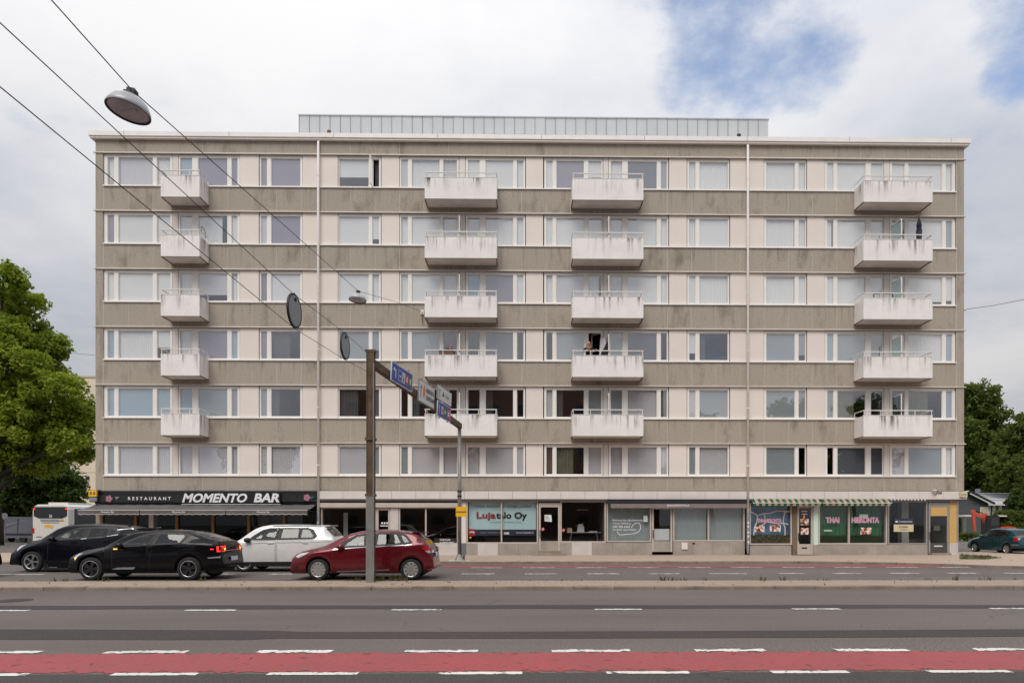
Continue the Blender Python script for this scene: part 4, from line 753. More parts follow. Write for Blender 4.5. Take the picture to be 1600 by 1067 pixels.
for a, b_, lb in ((150, 242, 'dark grey scalloped awning at the left corner of the bar'), (243, 371, 'dark grey scalloped awning in the middle of the bar front'), (372, 494, 'dark grey scalloped awning of the bar next to the white downpipe')):
    xa, xb = FX(a), FX(b_); L_ = xb - xa; aw = thing('awning', lb, 'awning', (xa, -.06, FZ(788.5)), group='bar awnings'); b = B(); n = 24; m = 6
    for i in range(n + 1):
        for j in range(m + 1):
            s, q = i / n, j / m; b.v.append((L_ * s, -1.3 * q, -.30 * q - .03 * math.sin(math.pi * q) * (.6 + .4 * math.sin(s * 14)) - .01 * math.sin(s * 31)))
    for i in range(n):
        for j in range(m): k = i * (m + 1) + j; b.f.append((k, k + 1, k + m + 2, k + m + 1))
    b.build('canopy', 'awning_grey', aw, True); v = B(); n = int(L_ / .03)
    for i in range(n + 1): x = L_ * i / n; v.v += [(x, -1.305 - .012 * math.sin(x * 5), -.47 - .028 * abs(math.sin(x * 9.5))), (x, -1.302, -.30)]
    v.f = [(2 * i, 2 * i + 2, 2 * i + 3, 2 * i + 1) for i in range(n)]; v.build('valance', 'awning_grey', aw, True)
    h = B()
    for i in range(n):
        x = L_ * i / n; x2 = L_ * (i + 1) / n; h.bar((x, -1.31 - .012 * math.sin(x * 5), -.472 - .028 * abs(math.sin(x * 9.5))), (x2, -1.31 - .012 * math.sin(x2 * 5), -.472 - .028 * abs(math.sin(x2 * 9.5))), .012, .022)
    h.build('hem', 'plinth_light', aw); B().bar((0, -1.3, -.295), (L_, -1.3, -.295), .03).build('front_bar', 'plinth_light', aw)
    for x in (.06, L_ - .06): B().bar((x, 0, -.35), (x, -1.27, -.31), .03).build('arm', 'trim_black', aw)
    lettering('Momento Bar', 'white_letter', (L_ * .38, -1.325, -.42), .62, .08, aw)
cs_ = thing('corner_sign', 'yellow box sign over a grey panel at the left corner of the bar', 'sign', (FX(152.5), -.25, FZ(784))); B().box(-.22, .16, -.1, .1, .25, .55).build('yellow_box', 'yellow_sign', cs_); B().box(-.2, .16, -.09, .1, .02, .21).build('grey_panel', 'sign_grey', cs_); B().box(-.24, .18, .0, .2, -.02, .56).build('backing', 'trim_black', cs_); B().box(-.17, -.06, -.106, -.1, .33, .47).box(.0, .1, -.106, -.1, .33, .47).build('print_mark', 'curtain_brown', cs_)

# ------------------------------------------------------------------ vehicles
t = NT('car_window'); MAT['car_window'] = t.done(t.pbr((.016, .020, .019), .03, spec=.8, coat=.6))
LOW = ([0, .12, .3, .5, .7, .88, 1], [.93, .975, .995, 1.0, .995, .985, .962])
_h = list(np.linspace(0, .84, 17)); _y = list(np.interp(_h, [0, .12, .3, .5, .7, .84], [1, .975, .935, .89, .85, .815]))
UPP = (_h + [.92, .97, .99, 1.0], _y + [.755, .62, .42, .2]); JW = len(LOW[0]) + 16      # first row of the windscreen
def inside(poly, x, z):
    r = False
    for (xa, za), (xb, zb) in zip(poly, poly[1:] + poly[:1]):
        if (za > z) != (zb > z) and x < (xb - xa) * (z - za) / (zb - za) + xa: r = not r
    return r
def skinned(name, pts, edges, mat, parent, sub=2):
    me = bpy.data.meshes.new(name); me.from_pydata([p[:3] for p in pts], edges, []); me.update(); o = link(name, me, mat, parent)
    m = o.modifiers.new('skin', 'SKIN'); s = me.skin_vertices[0].data
    for i, p in enumerate(pts): s[i].radius = (p[3], p[3] if len(p) < 5 else p[4]); s[i].use_root = (i == 0)
    sb_ = o.modifiers.new('sub', 'SUBSURF'); sb_.levels = sb_.render_levels = sub
    dg = bpy.context.evaluated_depsgraph_get(); dg.update(); me2 = bpy.data.meshes.new_from_object(o.evaluated_get(dg)); o.modifiers.clear(); o.data = me2; bpy.data.meshes.remove(me)
    me2.materials.clear(); me2.materials.append(MAT[mat]); me2.polygons.foreach_set('use_smooth', [True] * len(me2.polygons)); me2.name = name; return o
class Car:
    def __init__(s, name, label, loc, rz, L, W, top, belt, wheels, r, sill, paint, group=None, cf=.16, cr=.12, zfront=.30, zrear=.32, rim=('alloy', 10, .10), smooth=.05):
        s.L, s.W = L, W; s.root = thing(name, label, 'car' if 'car' in name else name.split('_')[-1], loc, rz, group)
        g = np.linspace(0, L, int(L / .01) + 1); sm = max(1, int(smooth / .01))
        def prof(p):
            z = np.interp(g, [a for a, _ in p], [b for _, b in p]); k = np.hanning(2 * sm + 3); k /= k.sum(); zp = np.pad(z, sm + 1, mode='edge'); return np.convolve(zp, k, 'valid')
        s.g = g; s.tp = prof(top); s.bp = np.minimum(prof(belt), s.tp - .035); s.wh = wheels; s.r = r; s.sill = sill; s.cf, s.cr = cf, cr
        s.zf, s.zr = zfront, zrear; s.ra = r + .05
        st = sorted(set([round(v, 4) for v in list(np.arange(0, L, .035)) + [.012, .03, .06, L - .06, L - .03, L - .012, L]] + [round(c + s.ra * math.cos(a) + e, 4) for c in wheels for a in np.linspace(0, math.pi, 15) for e in ([0] if 0 < a < math.pi else [-.002, .002])]))
        s.st = st; pts = []
        for x in st:
            zb, bl, tpz, w_ = s.bot(x), s.at(s.bp, x), s.at(s.tp, x), s.hw(x); zb = min(zb, bl - .02)
            row = [(w_ * f, zb + (bl - zb) * q) for q, f in zip(*LOW)] + [(w_ * .962 * f, bl + (tpz - bl) * h) for h, f in zip(UPP[0][1:], UPP[1][1:])] + [(0, tpz + .006)]
            pts.append(row)
        s.pts = pts; n = len(pts[0]); m = 2 * n - 1; b = B()
        for x, row in zip(st, pts):
            for y, z in row: b.v.append((x, -y, z))
            for y, z in row[-2::-1]: b.v.append((x, y, z))
        for i in range(len(st) - 1):
            for j in range(m - 1): k = i * m + j; b.f.append((k, k + m, k + m + 1, k + 1))
        b.f.append(tuple(range(m))); b.f.append(tuple((len(st) - 1) * m + j for j in range(m - 1, -1, -1)))
        s.m = m; s.n = n; s.bb = b; s.bv = b.v; s.paint = paint; s.wins = []; s.shells = []; s.trim = None
        wi = W / 2 - .24; B().box(.25, L - .25, -wi, wi, sill - .03, .62).box(.5, L - .5, -W / 2 + .09, W / 2 - .09, sill - .02, sill + .05).build('underbody', 'seam_dark', s.root)
        for c in wheels:
            for sd in (-1, 1): s.wheel(c, sd, *rim)
    def at(s, a, x): return float(np.interp(x, s.g, a))
    def hw(s, x):
        f = max(0, 1 - x / .75) ** 2; q = max(0, 1 - (s.L - x) / .75) ** 2; return s.W / 2 * (1 - s.cf * f - s.cr * q)
    def bot(s, x):
        z = s.sill
        if x < s.wh[0] - s.ra: z = s.zf
        if x > s.wh[1] + s.ra: z = s.zr + (.08 * (x - s.wh[1] - s.ra))
        for c in s.wh:
            if abs(x - c) < s.ra: z = max(s.r + math.sqrt(s.ra ** 2 - (x - c) ** 2), s.sill)
        return z
    def ys(s, x, z):
        bl, tp, w_ = s.at(s.bp, x), s.at(s.tp, x), s.hw(x); zb = s.sill
        if z <= bl: return w_ * float(np.interp((z - zb) / max(bl - zb, .01), *LOW))
        return w_ * .962 * float(np.interp(min((z - bl) / max(tp - bl, .01), .93), *UPP))
    def patch(s, name, poly, mat, off=.006, parent=None, sides=(-1, 1), step=.04, rows=5, skip=()):
        poly = [(min(max(x, .015), s.L - .02), z) for x, z in poly]
        if name == 'window_trim' and not skip: s.trim = poly; return
        if name == 'window': s.wins.append(poly); mat = 'car_glass' if len(s.wins) == 1 else s.rear_glass
        out = []; xs = [p[0] for p in poly]; x0, x1 = min(xs), max(xs); 
        if x1 - x0 < .01: return []
        n = max(3, int((x1 - x0) / step)); ks = sorted(set(list(np.linspace(x0 + 1e-4, x1 - 1e-4, n)) + [x for x in xs if x0 < x < x1]))
        col = []
        for x in ks:
            zz = []
            for (xa, za), (xb, zb) in zip(poly, poly[1:] + poly[:1]):
                if (xa - x) * (xb - x) <= 0 and xa != xb: zz.append(za + (zb - za) * (x - xa) / (xb - xa))
            if zz: col.append((x, min(zz), max(zz)))
        for sd in sides:
            b = B()
            for x, za, zb in col:
                for r_ in range(rows + 1): z = za + (zb - za) * r_ / rows; b.v.append((x, sd * (s.ys(x, z) + off), z))
            for i in range(len(col) - 1):
                for r_ in range(rows):
                    k = i * (rows + 1) + r_; xm, zm = (b.v[k][0] + b.v[k + rows + 2][0]) / 2, (b.v[k][2] + b.v[k + rows + 2][2]) / 2
                    if any(inside(w_, xm, zm) for w_ in skip): continue
                    q = (k, k + rows + 1, k + rows + 2, k + 1); b.f.append(q if sd < 0 else q[::-1])
            out.append(b.build(name, mat, parent or s.root, True))
        return out
    def strip(s, name, line, mat, wd=.03, off=.012, sides=(-1, 1)):
        return s.patch(name, [(x, z - wd / 2) for x, z in line] + [(x, z + wd / 2) for x, z in line[::-1]], mat, off, sides=sides, rows=1)
    rear_glass = 'car_glass_dark'
    def shell(s, name, x0, x1, mat, jmin, off=.0):   # glass over the top of the body between two stations
        jmin = JW + (1 if jmin == 15 else 0)
        if name != 'glass_roof': s.shells.append((x0, x1)); mat = 'car_glass' if name == 'windscreen' else s.rear_glass
        else: off = .006
        ids = [i for i, x in enumerate(s.st) if x0 <= x <= x1]; b = B(); js = range(jmin, s.m - jmin)
        for i in ids:
            for j in js: x, y, z = s.bv[i * s.m + j]; b.v.append((x, y, z + off))
        w_ = len(js)
        for i in range(len(ids) - 1):
            for j in range(w_ - 1): k = i * w_ + j; b.f.append((k, k + w_, k + w_ + 1, k + 1))
        return b.build(name, mat, s.root, True)
    def finish(s, driver=None):
        m = s.m; F_ = []; nst = len(s.st)
        for i in range(nst - 1):
            xm = (s.st[i] + s.st[i + 1]) / 2; sh = any(a <= s.st[i] and s.st[i + 1] <= b_ for a, b_ in s.shells)
            for j in range(m - 1):
                if sh and JW <= j < m - 1 - JW: continue
                v = s.bv[i * m + j]; v2 = s.bv[(i + 1) * m + j + 1]; zm = (v[2] + v2[2]) / 2
                if min(j, m - 2 - j) >= len(LOW[0]) - 1 and min(j, m - 2 - j) < JW and any(inside(w_, xm, zm) for w_ in s.wins): continue
                k = i * m + j; F_.append((k, k + m, k + m + 1, k + 1))
        F_ += s.bb.f[-2:]; s.bb.f = F_; s.body = s.bb.build('body', s.paint, s.root, True)
        if s.trim: s.patch('window_trim', s.trim, 'trim_black', .004, step=.03, rows=16, skip=s.wins)
        for w_ in s.wins:
            for sd in (-1, 1):
                b = B()
                for (xa, za), (xb, zb) in zip(w_, w_[1:] + w_[:1]):
                    L_ = math.hypot(xb - xa, zb - za); n = max(1, int(L_ / .05)); px_, pz_ = -(zb - za) / L_ * .022, (xb - xa) / L_ * .022; k0 = len(b.v)
                    for i in range(n + 1):
                        x, z = xa + (xb - xa) * i / n, za + (zb - za) * i / n
                        for q in (-1, 1): b.v.append((x + px_ * q, sd * (s.ys(x + px_ * q, z + pz_ * q) + .013), z + pz_ * q))
                    b.f += [(k0 + 2 * i, k0 + 2 * i + 1, k0 + 2 * i + 3, k0 + 2 * i + 2) for i in range(n)]
                b.build('window_frame', 'trim_black', s.root)
        xs = [p[0] for w_ in s.wins for p in w_]; c0, c1 = min(xs), max(xs); D = c1 - c0; bz = s.at(s.bp, (c0 + c1) / 2); w2 = s.W / 4
        for fx_ in (.46, .84):
            for sd in (-1, 1):
                x = c0 + D * fx_; y = sd * w2 * .95; B().prism([(x - .55, bz - .48), (x - .05, bz - .5), (x + .05, bz - .45), (x + .2, bz + .12), (x + .08, bz + .13), (x - .06, bz - .32), (x - .54, bz - .32)], y - .23, y + .23).prism([(x + .12, bz + .15), (x + .22, bz + .15), (x + .24, bz + .32), (x + .15, bz + .33)], y - .13, y + .13).build('seat', 'car_cabin', s.root)
        xw = c0 + D * .22; B().lathe([(.17, -.012), (.19, 0), (.17, .012), (.155, 0), (.17, -.012)], axis='x', n=20, origin=(xw, -w2 * .95, bz - .02)).build('steering_wheel', 'trim_black', s.root); B().box(c0 - .35, xw - .08, -s.W / 2 + .16, s.W / 2 - .16, bz - .4, bz + .0).build('dashboard', 'car_cabin', s.root)
        if driver:
            x = c0 + D * .46; o = thing('person', driver[0], 'person', (s.root.location.x + x, s.root.location.y - w2 * .95, s.root.location.z + bz - .33)); P = [(-.05, 0, .1, .15, .12), (.0, 0, .3, .16, .12), (.03, 0, .46, .15, .09), (.02, 0, .54, .05), (-.01, 0, .63, .08), (-.02, 0, .70, .085), (-.05, -.19, .44, .05), (-.22, -.22, .28, .04), (xw - x + .04, -.14, .34, .032), (xw - x, -.12, .36, .03), (-.05, .19, .44, .05), (-.22, .22, .28, .04), (xw - x + .04, .14, .34, .032), (xw - x, .12, .36, .03), (-.35, -.1, .1, .08), (-.5, -.1, .06, .06), (-.35, .1, .1, .08), (-.5, .1, .06, .06)]
            bo = skinned('body', P, [(0, 1), (1, 2), (2, 3), (3, 4), (4, 5), (2, 6), (6, 7), (7, 8), (8, 9), (2, 10), (10, 11), (11, 12), (12, 13), (0, 14), (14, 15), (0, 16), (16, 17)], 'skin', o)
            skinned('shirt', [(-.05, 0, .1, .165, .135), (.0, 0, .3, .175, .135), (.03, 0, .45, .16, .10), (-.05, -.19, .43, .062), (-.2, -.22, .29, .052), (-.05, .19, .43, .062), (-.2, .22, .29, .052)], [(0, 1), (1, 2), (2, 3), (3, 4), (2, 5), (5, 6)], driver[1], o); skinned('hair', [(.02, 0, .72, .085), (.06, 0, .64, .07)], [(0, 1)], 'hair_blond' if driver[2] else 'bark', o)
            b = B()
            for sd in (-1, 1):
                for k in range(4): b.tube([(xw - x + .01, sd * .12, .375 - k * .02), (xw - x - .04, sd * (.12 - .01), .38 - k * .02), (xw - x - .045, sd * (.12 - .04), .375 - k * .02)], .009, 5)
                b.tube([(xw - x + .01, sd * .11, .385), (xw - x - .02, sd * .085, .395)], .010, 5)
            b.build('finger', 'skin', bo); f2 = B()
            for sd in (-1, 1): f2.lathe([(0, -.004), (.010, 0), (0, .004)], axis='x', n=8, origin=(-.104, sd * .03, .70))
            f2.build('eye', 'black_letter', o); B().lathe([(0, .03), (.012, 0), (.016, -.02), (0, -.028)], n=8, origin=(-.108, 0, .675)).build('nose', 'skin', o)
    def door(s, poly, handle, mat=None):
        s.patch('door_gap', [(x + (.012 if x > sum(p[0] for p in poly) / len(poly) else -.012), z + (.012 if z > .6 else -.012)) for x, z in poly], 'seam_dark', .003)
        ds = s.patch('door', poly, mat or s.paint, .007)
        hx, hz = handle
        for d, sd in zip(ds, (-1, 1)):
            y = s.ys(hx, hz) + .02; B().box(hx - .1, hx + .1, sd * y - .014, sd * y + .014, hz - .016, hz + .016).build('handle', mat or s.paint, d)
    def mirror(s, x, z, mat=None):
        for sd in (-1, 1):
            y = s.ys(x, z) + .11; B().lathe([(0, -.11), (.06, -.10), (.085, -.03), (.08, .06), (.05, .09), (0, .095)], axis='x', n=12, origin=(x, sd * y, z)).build('mirror', mat or s.paint, s.root, True)
    def wheel(s, c, sd, mat, nsp, wsp):
        r = s.r; y0 = sd * (s.W / 2 - .13)
        key = ('wheel', s.root.name)
        if not hasattr(s, 'wh0'):
            ty = B().lathe([(r * .66, .10), (r * .80, .105), (r * .94, .09), (r, .06), (r, -.06), (r * .94, -.09), (r * .80, -.105), (r * .66, -.085)], axis='y', n=36).build('wheel', 'tyre', s.root, True)
            rd = B().lathe([(0, -.02), (r * .66, -.03), (r * .68, -.09)], axis='y', n=36).build('rim_well', 'alloy_dark', ty, True)
            rm = B().lathe([(r * .62, -.075), (r * .655, -.10), (r * .69, -.10), (r * .70, -.08)], axis='y', n=36); hb = r * .14; rm.lathe([(0, -.085), (hb, -.08), (hb * 1.1, -.05)], axis='y', n=14)
            for k in range(nsp):
                a = 2 * math.pi * k / nsp; ca, sa = math.cos(a), math.sin(a); hw0, hw1 = wsp * r * .55, wsp * r * 1.25
                P = [(hb * .8, -hw0), (hb * .8, hw0), (r * .645, hw1), (r * .645, -hw1)]; v = [(u * ca - q * sa, -.082, u * sa + q * ca) for u, q in P]; v2 = [(x_, -.05, z_) for x_, _, z_ in v]
                n_ = len(rm.v); rm.v += v + v2; rm.f += [(n_, n_ + 1, n_ + 2, n_ + 3)] + [(n_ + i, n_ + 4 + i, n_ + 4 + (i + 1) % 4, n_ + (i + 1) % 4) for i in range(4)]
            ro = rm.build('rim', mat, ty); lp = B().lathe([(r * .655, -.101), (r * .67, -.104), (r * .69, -.102)], axis='y', n=36).build('rim_lip', 'alloy', ty); s.wh0 = (ty, rd, ro, lp); ty.location = (c, y0, r); ty.rotation_euler = (0, 0, 0 if sd < 0 else math.pi)
        else:
            ty, rd, ro, lp = s.wh0; t2 = inst(ty, (c, y0, r), s.root, (0, rng.uniform(0, 1), 0) if sd < 0 else (0, 0, math.pi))
            for o in (rd, ro, lp): inst(o, (0, 0, 0), t2)
    def plate(s, rear=True, z=.75, text=None):
        x = float(s.g[np.argmax(s.tp < z)]) if False else None
        ii = np.where(s.tp > z)[0]; x = s.g[ii[-1]] if rear else s.g[ii[0]]; sd = 1 if rear else -1
        p = B().box(x - .06, x + .03, -.26, .26, z - .06, z + .06).build('number_plate', 'plate_white', s.root); B().box(x - .05, x + .032, -.262, -.215, z - .058, z + .058).build('plate_band', 'blue_print', p)
def pxcar(name, label, ynear, W, zg, pf, **kw):
    """profile points given as photo pixels, turned into metres on the car's own plane (0.5 m inside its near flank)"""
    yp = ynear + .08; x0 = onY(pf, 850, ynear + .3).x
    def M(l): return [(onY(a, b, yp).x - x0, onY(a, b, yp).z - zg) for a, b in l]
    def T(l):     # crest of the body: its skyline lies nearer the far flank
        out = []
        for a, b in l:
            q_ = (a - l[0][0]) / (l[-1][0] - l[0][0]); y_ = ynear + .3 + .3 * min(1, 4 * q_) + .5 * min(1, max(0, (q_ - .25) / .25)); p = onY(a, b, y_); out.append((p.x - x0, p.z - zg))
        for i in range(1, len(out)):
            if out[i][0] <= out[i - 1][0]: out[i] = (out[i - 1][0] + .004, out[i][1])
        return out
    M.T = T; M.S = lambda a: onY(a, 840, ynear + 1.1).x - x0
    def Mw(a): return onY(a, 850, ynear + .1).x - x0
    return (x0, ynear + W / 2, zg), M, Mw
# ---- black fastback in the near lane
YN = RY(906, ZF); YF = RY(893, ZF)
loc, M, Mw = pxcar('', '', YN, 1.86, ZF, 112)
top = M.T([(112, 884), (112.6, 874), (114.5, 867), (127, 862.5), (142, 858), (160, 855.5), (176, 852.8), (195, 844), (211, 837), (226, 831.6), (240, 828.8), (258, 827.6), (287, 827.4), (308, 829), (326, 832.8), (343, 838.2), (354, 842.4), (361, 844.6), (364, 850), (367, 862), (369, 872), (368, 884)])
belt = M([(112, 872), (127, 867), (160, 859), (193, 853), (235, 850.6), (280, 848.8), (320, 848.5), (345, 851), (369, 866)])
c = Car('fastback_car', 'glossy black fastback car with black five-spoke wheels waiting in the nearer lane', loc, 0, top[-1][0], 1.86, top, belt, [Mw(143.3), Mw(296)], .345, .23, 'paint_black', rim=('alloy_dark', 5, .16), zfront=.22, zrear=.34, cr=.2)
c.patch('window_trim', M([(180, 853.5), (196, 845.4), (212, 838.4), (227, 833.2), (245, 831.3), (285, 831.2), (296, 836), (291, 841), (283, 849.6), (240, 851.6), (194, 854.2)]), 'trim_black', .004)
c.patch('window', M([(192, 853), (203, 845), (216, 838.5), (228, 834.8), (242.5, 833.2), (234, 850.8), (212, 852.3)]), 'car_window', .008); c.patch('window', M([(248, 833.2), (284, 833.8), (289, 837.5), (282, 848.2), (241, 850.2)]), 'car_window', .008)
c.shell('windscreen', M.S(184), M.S(231), 'car_window', 14); c.shell('rear_glass', M.S(314), M.S(352), 'car_window', 14); c.shell('glass_roof', M.S(236), M.S(309), 'car_window', 15)
c.door(M([(176, 893), (177, 860), (193, 855), (236, 852.5), (233, 870), (231, 893)]), M([(222, 859)])[0]); c.door(M([(234.5, 893), (236, 870), (239, 852.3), (281, 849.8), (285, 856), (279, 866), (270, 880), (266, 893)]), M([(280.5, 856.5)])[0])
c.patch('headlight', M([(114, 869), (119, 865), (128, 863.5), (121, 870), (117, 876)]), 'lens_clear', .01); c.patch('marker_lamp', M([(115.5, 871), (120, 869.5), (119, 873), (117, 873.5)]), 'lamp_amber_lit', .014)
c.patch('tail_lamp', M([(329, 857), (333.5, 857), (333.5, 858.6), (329, 858.6)]), 'lamp_red_lit', .012); c.patch('tail_lamp', M([(337.5, 853.4), (342.5, 853.2), (342.5, 862), (338, 862)]), 'lamp_red_lit', .012); c.patch('tail_lamp', M([(342.6, 853.2), (357, 852.2), (357, 853.6), (342.6, 854.6)]), 'lamp_red_lit', .012); c.patch('tail_lamp', M([(342.6, 860.8), (356, 860.2), (356, 861.4), (342.6, 862)]), 'lamp_red_lit', .012); c.patch('turn_lamp', M([(343.6, 855.8), (347, 855.6), (347, 859.4), (343.6, 859.6)]), 'lamp_amber_lit', .012)
B().box(c.L - .1, c.L - .012, -.75, .75, .86, .885).build('light_bar', 'lens_red', c.root); c.patch('sill_trim', M([(177, 889), (186, 886), (214, 885.5), (210, 889)]), 'sign_grey', .012); c.patch('bumper_trim', M([(325, 870.6), (352, 868.2), (367, 868), (367, 869.4), (345, 871.2), (327, 872.2)]), 'sign_grey', .01)
c.mirror(M([(190, 852)])[0][0], M([(190, 852)])[0][1]); B().box(M([(188, 852)])[0][0] - .06, M([(188, 852)])[0][0] + .02, -1.10, -1.03, .92, .95).build('indicator', 'lamp_amber_lit', c.root); c.plate(z=.62); c.finish(('driver in a dark shirt at the wheel of the black fastback car', 'cloth_black', False))
# ---- red hatchback
loc, M, Mw = pxcar('', '', YN, 1.79, ZF, 456.5)
top = M.T([(456.5, 884), (457.3, 875), (460, 867.5), (464, 864.5), (476, 860.2), (490, 857), (503, 854.5), (512, 852), (534, 841.6), (555, 832.8), (570, 829.2), (586, 827.4), (604, 826.8), (625, 827.4), (645, 830), (659, 833.4), (667, 840), (675, 848), (679, 851.5), (681.5, 860), (684, 869), (684.5, 880), (683, 888)])
belt = M([(456.5, 872), (470, 866), (500, 860), (520, 857.8), (570, 853.8), (633, 851), (655, 848.5), (670, 848), (684, 865)])
c = Car('hatchback_car', 'dark red hatchback car with silver multi-spoke wheels beside the rusty post', loc, 0, top[-1][0], 1.79, top, belt, [Mw(498), Mw(642.5)], .315, .22, 'paint_wine', rim=('alloy', 10, .12), zfront=.2, zrear=.30)
c.patch('window_trim', M([(519, 857.8), (528, 851), (542, 842.5), (556, 835.2), (572, 832.8), (620, 831.8), (634, 835), (645, 847), (643, 849.8), (633, 851), (570, 854)]), 'trim_black', .004)
c.patch('window', M([(536, 853.6), (545, 845), (556, 838), (569, 835), (570.5, 852.5)]), 'car_window', .008); c.patch('window', M([(524, 855.2), (538, 845.8), (534.5, 853.8)]), 'car_window', .008); c.patch('window', M([(590, 833), (619, 833.4), (628.5, 848.8), (588, 851.8)]), 'car_window', .008); c.patch('window', M([(623, 834), (632, 836.5), (642, 846.8), (632, 848.6)]), 'car_window', .008)
c.strip('chrome_strip', M([(521, 857.8), (570, 854.2), (632, 851.2), (644, 850)]), 'chrome', .028, .011)
c.shell('windscreen', M.S(513), M.S(566), 'car_window', 14); c.shell('rear_glass', M.S(661), M.S(677), 'car_window', 14)
c.door(M([(519, 893), (521, 862), (523, 858.6), (577, 855), (577, 893)]), M([(568.5, 864.5)])[0]); c.door(M([(580, 893), (580, 854.8), (632, 852), (635, 860), (625, 870), (619, 882), (617, 893)]), M([(620, 861.5)])[0])
c.strip('side_moulding', M([(527, 892.5), (570, 891.2), (609, 889.6)]), 'sign_grey', .035, .014); c.patch('headlight', M([(460.5, 869), (468, 864), (484, 861.8), (478, 866), (466, 871.5)]), 'lens_clear', .012); c.patch('tail_lamp', M([(658, 855), (664, 853.5), (679, 857), (672, 859.5), (664, 859)]), 'lens_red', .012); c.patch('reverse_lamp', M([(664, 860), (672, 859.6), (680, 858), (676, 863), (669, 863.8)]), 'lens_clear', .012)
c.patch('fog_trim', M([(457.8, 889), (459, 883), (466, 884), (465, 891)]), 'trim_black', .01); c.patch('reflector', M([(668, 889), (682, 886.5), (682, 888), (668, 890.3)]), 'lens_red', .01); c.mirror(M([(533.5, 853)])[0][0], M([(533.5, 853.6)])[0][1]); c.plate(z=.74); c.finish(('driver in a red shirt at the wheel of the red hatchback car', 'red_print', False))
B().box(M.S(650), M.S(668), -.55, .55, M([(660, 832.4)])[0][1], M([(660, 831.6)])[0][1] + .01).build('spoiler', 'paint_wine', c.root)
# ---- black crossover in the far lane
loc, M, Mw = pxcar('', '', YF, 1.83, ZF, 20)
top = M.T([(20, 880), (20.5, 869), (23, 861), (27, 855), (33, 850.4), (46, 847), (60, 844.2), (76, 841.2), (92, 833), (108, 825), (122, 820.6), (140, 818.4), (165, 818), (190, 819.4), (212, 822), (236, 826.6), (239, 828.2), (243, 838), (246, 846), (249, 856), (250, 868), (249, 880)])
belt = M([(20, 864), (40, 855), (62, 848), (82, 843.2), (130, 841.6), (160, 839), (187, 834.8), (215, 833.4), (250, 856)])
c = Car('crossover_car', 'black crossover car with machined wheels and bright window strip in the far lane', loc, 0, top[-1][0], 1.83, top, belt, [Mw(51), Mw(178)], .36, .25, 'paint_black_blue', rim=('alloy', 5, .09), zfront=.25, zrear=.36)
c.patch('window_trim', M([(80, 843.4), (94, 835.2), (109, 827.4), (122, 823.6), (160, 822), (180, 823.8), (188, 830), (185, 835.2), (160, 839.4), (130, 842)]), 'trim_black', .004)
c.patch('window', M([(90, 842), (101, 833), (112, 827.8), (134, 824.6), (127.5, 841)]), 'car_window', .008); c.patch('window', M([(141, 824), (170, 825.4), (168, 837), (137, 840.2)]), 'car_window', .008); c.patch('window', M([(173, 826), (179, 827.5), (183, 833), (171, 836)]), 'car_window', .008)
c.strip('chrome_strip', M([(78, 843.6), (92, 842.6), (130, 841.4), (160, 838.6), (186, 834.8)]), 'chrome', .024, .011); c.strip('chrome_strip', M([(182, 827.4), (200, 825.6), (217, 824.2)]), 'chrome', .026, .012)
c.shell('windscreen', M.S(80), M.S(118), 'car_window', 14); c.shell('rear_glass', M.S(238), M.S(246), 'car_window', 14)
c.door(M([(76, 885), (77, 850), (82, 844.4), (131, 842.8), (129, 885)]), M([(117, 847.5)])[0]); c.door(M([(132, 885), (134, 842.6), (181, 836.6), (183, 845), (170, 860), (158, 885)]), M([(168, 846)])[0])
c.patch('headlight', M([(24, 857), (28, 852.6), (40, 849.6), (34, 854), (27, 861)]), 'lens_clear', .01); c.patch('arch_trim', M([(67, 890), (72, 876), (78, 886), (130, 887), (130, 890)]), 'trim_black', .01); c.mirror(M([(85, 841)])[0][0], M([(85, 841.5)])[0][1]); B().box(M.S(210), M.S(238), -.55, .55, M([(230, 826)])[0][1] - .02, M([(230, 825)])[0][1] + .01).build('spoiler', 'trim_black', c.root)
B().box(M.S(205), M.S(209), -.03, .03, M([(206, 822)])[0][1] - .02, M([(206, 818.6)])[0][1]).build('roof_fin', 'trim_black', c.root); c.finish(('fair-haired driver at the wheel of the black crossover car', 'paper', True))
# ---- white sport utility in the far lane
loc, M, Mw = pxcar('', '', YF, 1.84, ZF, 342)
top = M.T([(342, 880), (342.6, 866), (345, 856), (351, 850.6), (362, 847), (376, 844), (382, 841.2), (396, 831.6), (408, 824.6), (418, 821.4), (432, 819.2), (455, 818.8), (485, 819.2), (505, 820.2), (518, 822), (525, 830), (532, 838.6), (535, 845), (537.5, 858), (538, 870), (537, 882)])
belt = M([(342, 860), (356, 853), (378, 846.2), (400, 843.6), (450, 842.2), (500, 841), (525, 840.6), (538, 856)])
c = Car('estate_car', 'white sport utility car partly hidden between the black fastback and the red hatchback', loc, 0, top[-1][0], 1.84, top, belt, [Mw(382), Mw(504)], .345, .27, 'paint_silver', rim=('alloy', 5, .14), zfront=.27, zrear=.34)
c.patch('window_trim', M([(386, 844), (397, 835.4), (410, 827.6), (420, 824.6), (480, 824), (489, 827), (496, 837), (493, 841), (450, 842.2)]), 'trim_black', .004)
c.patch('window', M([(392, 842.2), (402, 833.6), (411, 828), (435, 825), (430.5, 841.6)]), 'car_window', .008); c.patch('window', M([(441, 825), (468, 825.2), (466.5, 840.6), (438, 841.2)]), 'car_window', .008); c.patch('window', M([(471, 825.4), (482, 826), (491.5, 837), (489, 840), (469.5, 840.5)]), 'car_window', .008)
c.strip('roof_rail', M([(425, 821.6), (470, 820.8), (500, 822)]), 'sign_grey', .03, .03); c.strip('crease_shade', M([(376, 849.5), (430, 847.5), (500, 846.6), (520, 845.4)]), 'sign_grey', .016, .008)  # shade of the flank crease drawn as a thin grey strip
